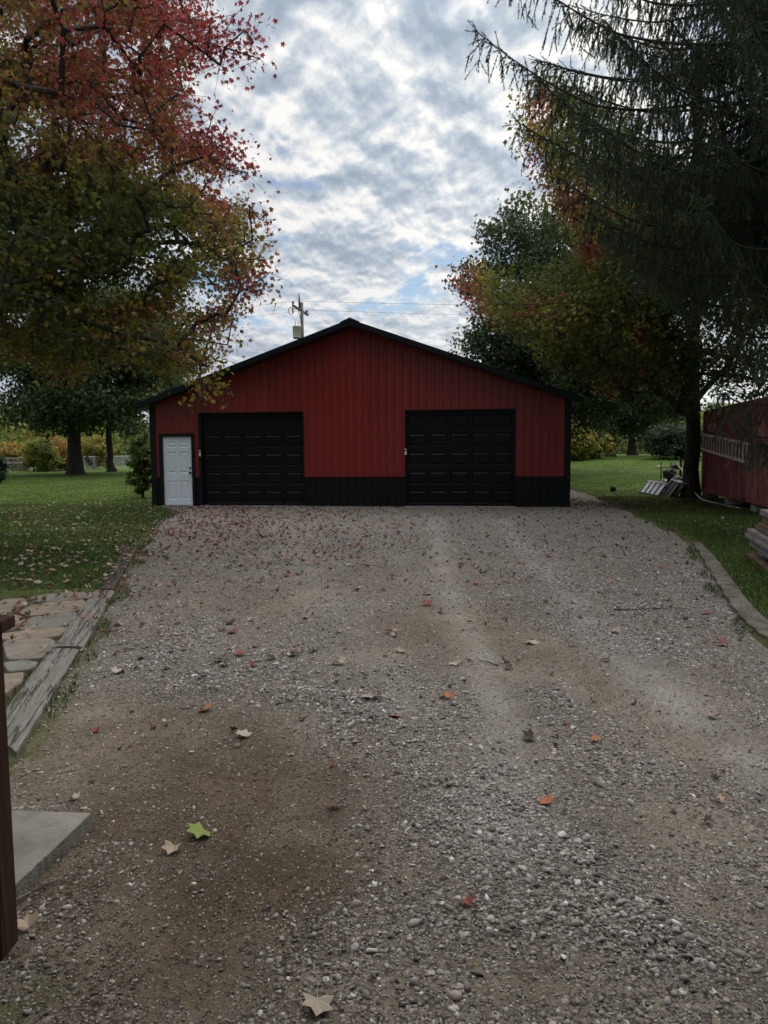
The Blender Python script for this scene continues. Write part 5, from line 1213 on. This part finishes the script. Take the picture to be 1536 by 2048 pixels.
P = pick(-4, 7, 3.0, 9, 600); P = P[inpoly(P, DRIVE)]; n = len(P); litter(P, rng.choice([.05, .12, .42, .5, .86, 0], n), rng.uniform(.02, .06, n), .008)
P = pick(-16, -3, 7, 24, 9000); keep = ~inpoly(P, DRIVE) & ~inpoly(P, BARNP) & (rng.random(len(P)) < .5 * sstep(24, 17, P[:, 1]) + .04) & (np.abs(P[:, 0]) < .6 * P[:, 1] + 1); P = P[keep]; n = len(P)
litter(P, rng.choice([.05, .2, .42, .5, .3, .62, .86], n, p=[.25, .25, .18, .07, .15, .06, .04]), rng.uniform(.045, .09, n), .02)
P = pick(3, 14, 7, 30, 2600); keep = ~inpoly(P, DRIVE) & ~inpoly(P, BARNP) & (rng.random(len(P)) < .35); P = P[keep]; n = len(P)
litter(P, rng.choice([.05, .12, .42, .3, .5], n), rng.uniform(.04, .08, n), .02)
q = G(1265, 1010); P = np.array(q[:2]) + rng.normal(0, 1, (900, 2)) * [1.2, .9]; P = P[~inpoly(P, BARNP)]; n = len(P); litter(P, rng.choice([.05, .12, .2, .0], n), rng.uniform(.04, .08, n), .015)
q = G(60, 1240); P = np.array(q[:2]) + rng.normal(0, 1, (200, 2)) * [.8, .9]; n = len(P); litter(P, rng.choice([.05, .12, .42, .86], n), rng.uniform(.04, .08, n), .05)
lt = npmesh('leaf_litter', np.concatenate(VV), np.concatenate(FF), M_fallen, None, False, {'hue': np.concatenate(HH), 'rnd': np.concatenate(RR)})
tag(lt, 'countless small fallen leaves littering drive and lawns', 'leaves', kind='stuff')
# twigs
for px_, py_, L, a, lab in ((1300, 1222, .75, .05, 'long thin twig on the gravel near the right edging'), (975, 1326, .22, 2.2, 'short dark twig in mid drive'), (110, 1275, .3, .2, 'pale thin twig beside the split timber'), (230, 1264, .25, -.1, 'thin pale stick right of the split timber'), (1010, 1232, .35, .4, 'thin crooked twig right of the red leaf'), (75, 1790, .3, .9, 'dry grass stalk beside the concrete slab')):
    q = G(px_, py_); r_ = random.Random(px_)
    pts = [(L * (i / 6 - .5) * math.cos(a), L * (i / 6 - .5) * math.sin(a) + r_.uniform(-.02, .02) * L * 2, r_.uniform(.006, .02)) for i in range(7)]
    o = MB().tube(pts, [.006 * (1 - .1 * i) for i in range(7)], 6).build('twig', M_tie if 'pale' in lab or 'dry' in lab else M_bark, None, True); o.location = (q[0], q[1], dz(q[0], q[1])); tag(o, lab, 'twig')

# ---------------------------------------------------------------- light
SUN_AZ = math.radians(24)      # to the right of straight ahead (clockwise from +Y)
SUN_EL = math.radians(40)
w = bpy.data.worlds.new('World'); scene.world = w; w.use_nodes = True
nt = w.node_tree; N = nt.nodes; Lk = nt.links; N.clear()
def nd(t, **k):
    o = N.new(t)
    for a, v in k.items(): setattr(o, a, v)
    return o
def mth(op, a, b=None, clamp=False):
    o = nd('ShaderNodeMath', operation=op, use_clamp=clamp)
    for i, v in enumerate((a, b)):
        if v is None: continue
        if isinstance(v, (int, float)): o.inputs[i].default_value = v
        else: Lk.new(v, o.inputs[i])
    return o.outputs[0]
def rmp(f, stops):
    o = nd('ShaderNodeValToRGB'); e = o.color_ramp.elements
    while len(e) < len(stops): e.new(.5)
    for el, (p, c) in zip(e, stops): el.position = p; el.color = (*c, 1)
    Lk.new(f, o.inputs[0]); return o.outputs[0]
def mixc(f, a, b, bl='MIX'):
    o = nd('ShaderNodeMix', data_type='RGBA', blend_type=bl)
    for s_, v in ((o.inputs[0], f), (o.inputs[6], a), (o.inputs[7], b)):
        if isinstance(v, (int, float)): s_.default_value = v
        elif isinstance(v, tuple): s_.default_value = (*v, 1)
        else: Lk.new(v, s_)
    return o.outputs[2]
tc_ = nd('ShaderNodeTexCoord').outputs['Generated']
sep = nd('ShaderNodeSeparateXYZ'); Lk.new(tc_, sep.inputs[0])
zc2 = mth('ADD', mth('MAXIMUM', sep.outputs[2], 0.0), .24)
cx2 = mth('DIVIDE', sep.outputs[0], zc2); cy2 = mth('DIVIDE', sep.outputs[1], zc2)
cmb = nd('ShaderNodeCombineXYZ'); Lk.new(cx2, cmb.inputs[0]); Lk.new(cy2, cmb.inputs[1])
mp = nd('ShaderNodeMapping'); Lk.new(cmb.outputs[0], mp.inputs[0]); mp.inputs['Rotation'].default_value = (0, 0, math.radians(-38)); mp.inputs['Scale'].default_value = (1.15, .85, 1); mp.inputs['Location'].default_value = (3.1, 1.7, 0)
def nz(scale, detail, rough, dist=0, seed=0):
    o = nd('ShaderNodeTexNoise'); o.noise_dimensions = '3D'; o.inputs['Scale'].default_value = scale; o.inputs['Detail'].default_value = detail; o.inputs['Roughness'].default_value = rough; o.inputs['Distortion'].default_value = dist
    a = nd('ShaderNodeVectorMath', operation='ADD'); Lk.new(mp.outputs[0], a.inputs[0]); a.inputs[1].default_value = (0, 0, seed); Lk.new(a.outputs[0], o.inputs['Vector']); return o.outputs['Fac']
nA = nz(1.7, 3, .5, .3, 0); nB = nz(7.5, 10, .60, .3, 5); nC = nz(24, 8, .62, .2, 9)
dens = mth('ADD', mth('MULTIPLY', nA, .36), mth('ADD', mth('MULTIPLY', nB, .46), mth('MULTIPLY', nC, .18)))
sky = nd('ShaderNodeTexSky', sky_type='NISHITA'); sky.sun_disc = False; sky.sun_elevation = SUN_EL; sky.sun_rotation = SUN_AZ; sky.air_density = 1.0; sky.dust_density = .6; sky.altitude = 200
CB = 1.0
def nz_off(scale, detail, rough, dist, seed, ox, oy):
    o = nd('ShaderNodeTexNoise'); o.noise_dimensions = '3D'; o.inputs['Scale'].default_value = scale; o.inputs['Detail'].default_value = detail; o.inputs['Roughness'].default_value = rough; o.inputs['Distortion'].default_value = dist
    a_ = nd('ShaderNodeVectorMath', operation='ADD'); Lk.new(mp.outputs[0], a_.inputs[0]); a_.inputs[1].default_value = (ox, oy, seed); Lk.new(a_.outputs[0], o.inputs['Vector']); return o.outputs['Fac']
nB_ = nz_off(5.5, 5, .52, .2, 5, 0, 0); nB2 = nz_off(5.5, 5, .52, .2, 5, .022, .042)
nS = nz_off(15, 6, .55, .2, 9, 0, 0); nS2 = nz_off(15, 6, .55, .2, 9, .009, .017)
dens = mth('ADD', mth('MULTIPLY', nA, .42), mth('ADD', mth('MULTIPLY', nB_, .42), mth('MULTIPLY', nC, .16)))
lit = mth('ADD', mth('MULTIPLY', mth('SUBTRACT', nB_, nB2), 3.4), mth('MULTIPLY', mth('SUBTRACT', nS, nS2), 1.5))
tonev = mth('ADD', mth('ADD', lit, .62), mth('MULTIPLY', mth('SUBTRACT', .50, dens), 2.6), True)
cloud = rmp(tonev, [(0, (.38, .46, .58)), (.3, (.50, .58, .69)), (.6, (.72, .78, .85)), (.85, (.98, .99, 1.0)), (1, (1.08, 1.07, 1.05))])
hz = rmp(mth('MAXIMUM', sep.outputs[2], 0.0), [(0, (1.0, 1.0, 1.0)), (.10, (.55, .55, .55)), (.25, (0, 0, 0))])
cloud = mixc(mth('MULTIPLY', hz, .5), cloud, (.90, .95, 1.0))
# brightness falls away from the hidden sun
sd3 = (math.sin(SUN_AZ) * math.cos(SUN_EL), math.cos(SUN_AZ) * math.cos(SUN_EL), math.sin(SUN_EL))
dt = nd('ShaderNodeVectorMath', operation='DOT_PRODUCT'); Lk.new(tc_, dt.inputs[0]); dt.inputs[1].default_value = sd3
fall = rmp(mth('ADD', mth('MULTIPLY', dt.outputs['Value'], .5), .5), [(0, (.52, .53, .56)), (.45, (.62, .63, .66)), (.72, (.85, .86, .87)), (.88, (1.0, 1.0, 1.0)), (1, (1.35, 1.33, 1.28))])
cloud = mixc(1.0, cloud, fall, 'MULTIPLY')
zen = rmp(sep.outputs[2], [(.56, (1, 1, 1)), (.68, (2.6, 2.55, 2.5)), (.82, (5.4, 5.2, 5.0))]); cloud = mixc(1.0, cloud, zen, 'MULTIPLY')
cs = nd('ShaderNodeVectorMath', operation='SCALE'); Lk.new(cloud, cs.inputs[0]); cs.inputs['Scale'].default_value = 8.0
skb = nd('ShaderNodeVectorMath', operation='MULTIPLY'); Lk.new(sky.outputs[0], skb.inputs[0]); skb.inputs[1].default_value = (.85, .90, .90)
cov = rmp(mth('ADD', dens, mth('MULTIPLY', mth('SUBTRACT', nS, .5), .10)), [(.41, (0, 0, 0)), (.468, (1, 1, 1))])
tot = mixc(cov, skb.outputs[0], cs.outputs[0])
bg = nd('ShaderNodeBackground'); Lk.new(tot, bg.inputs[0]); bg.inputs[1].default_value = .1
ow = nd('ShaderNodeOutputWorld'); Lk.new(bg.outputs[0], ow.inputs[0])
sl_ = bpy.data.lights.new('sun', 'SUN'); sl_.energy = 1.5; sl_.angle = math.radians(35); sl_.color = (1, .93, .82)
so = bpy.data.objects.new('sun', sl_); COL.objects.link(so); so.rotation_euler = Vector((-sd3[0], -sd3[1], -sd3[2])).to_track_quat('-Z', 'Y').to_euler()
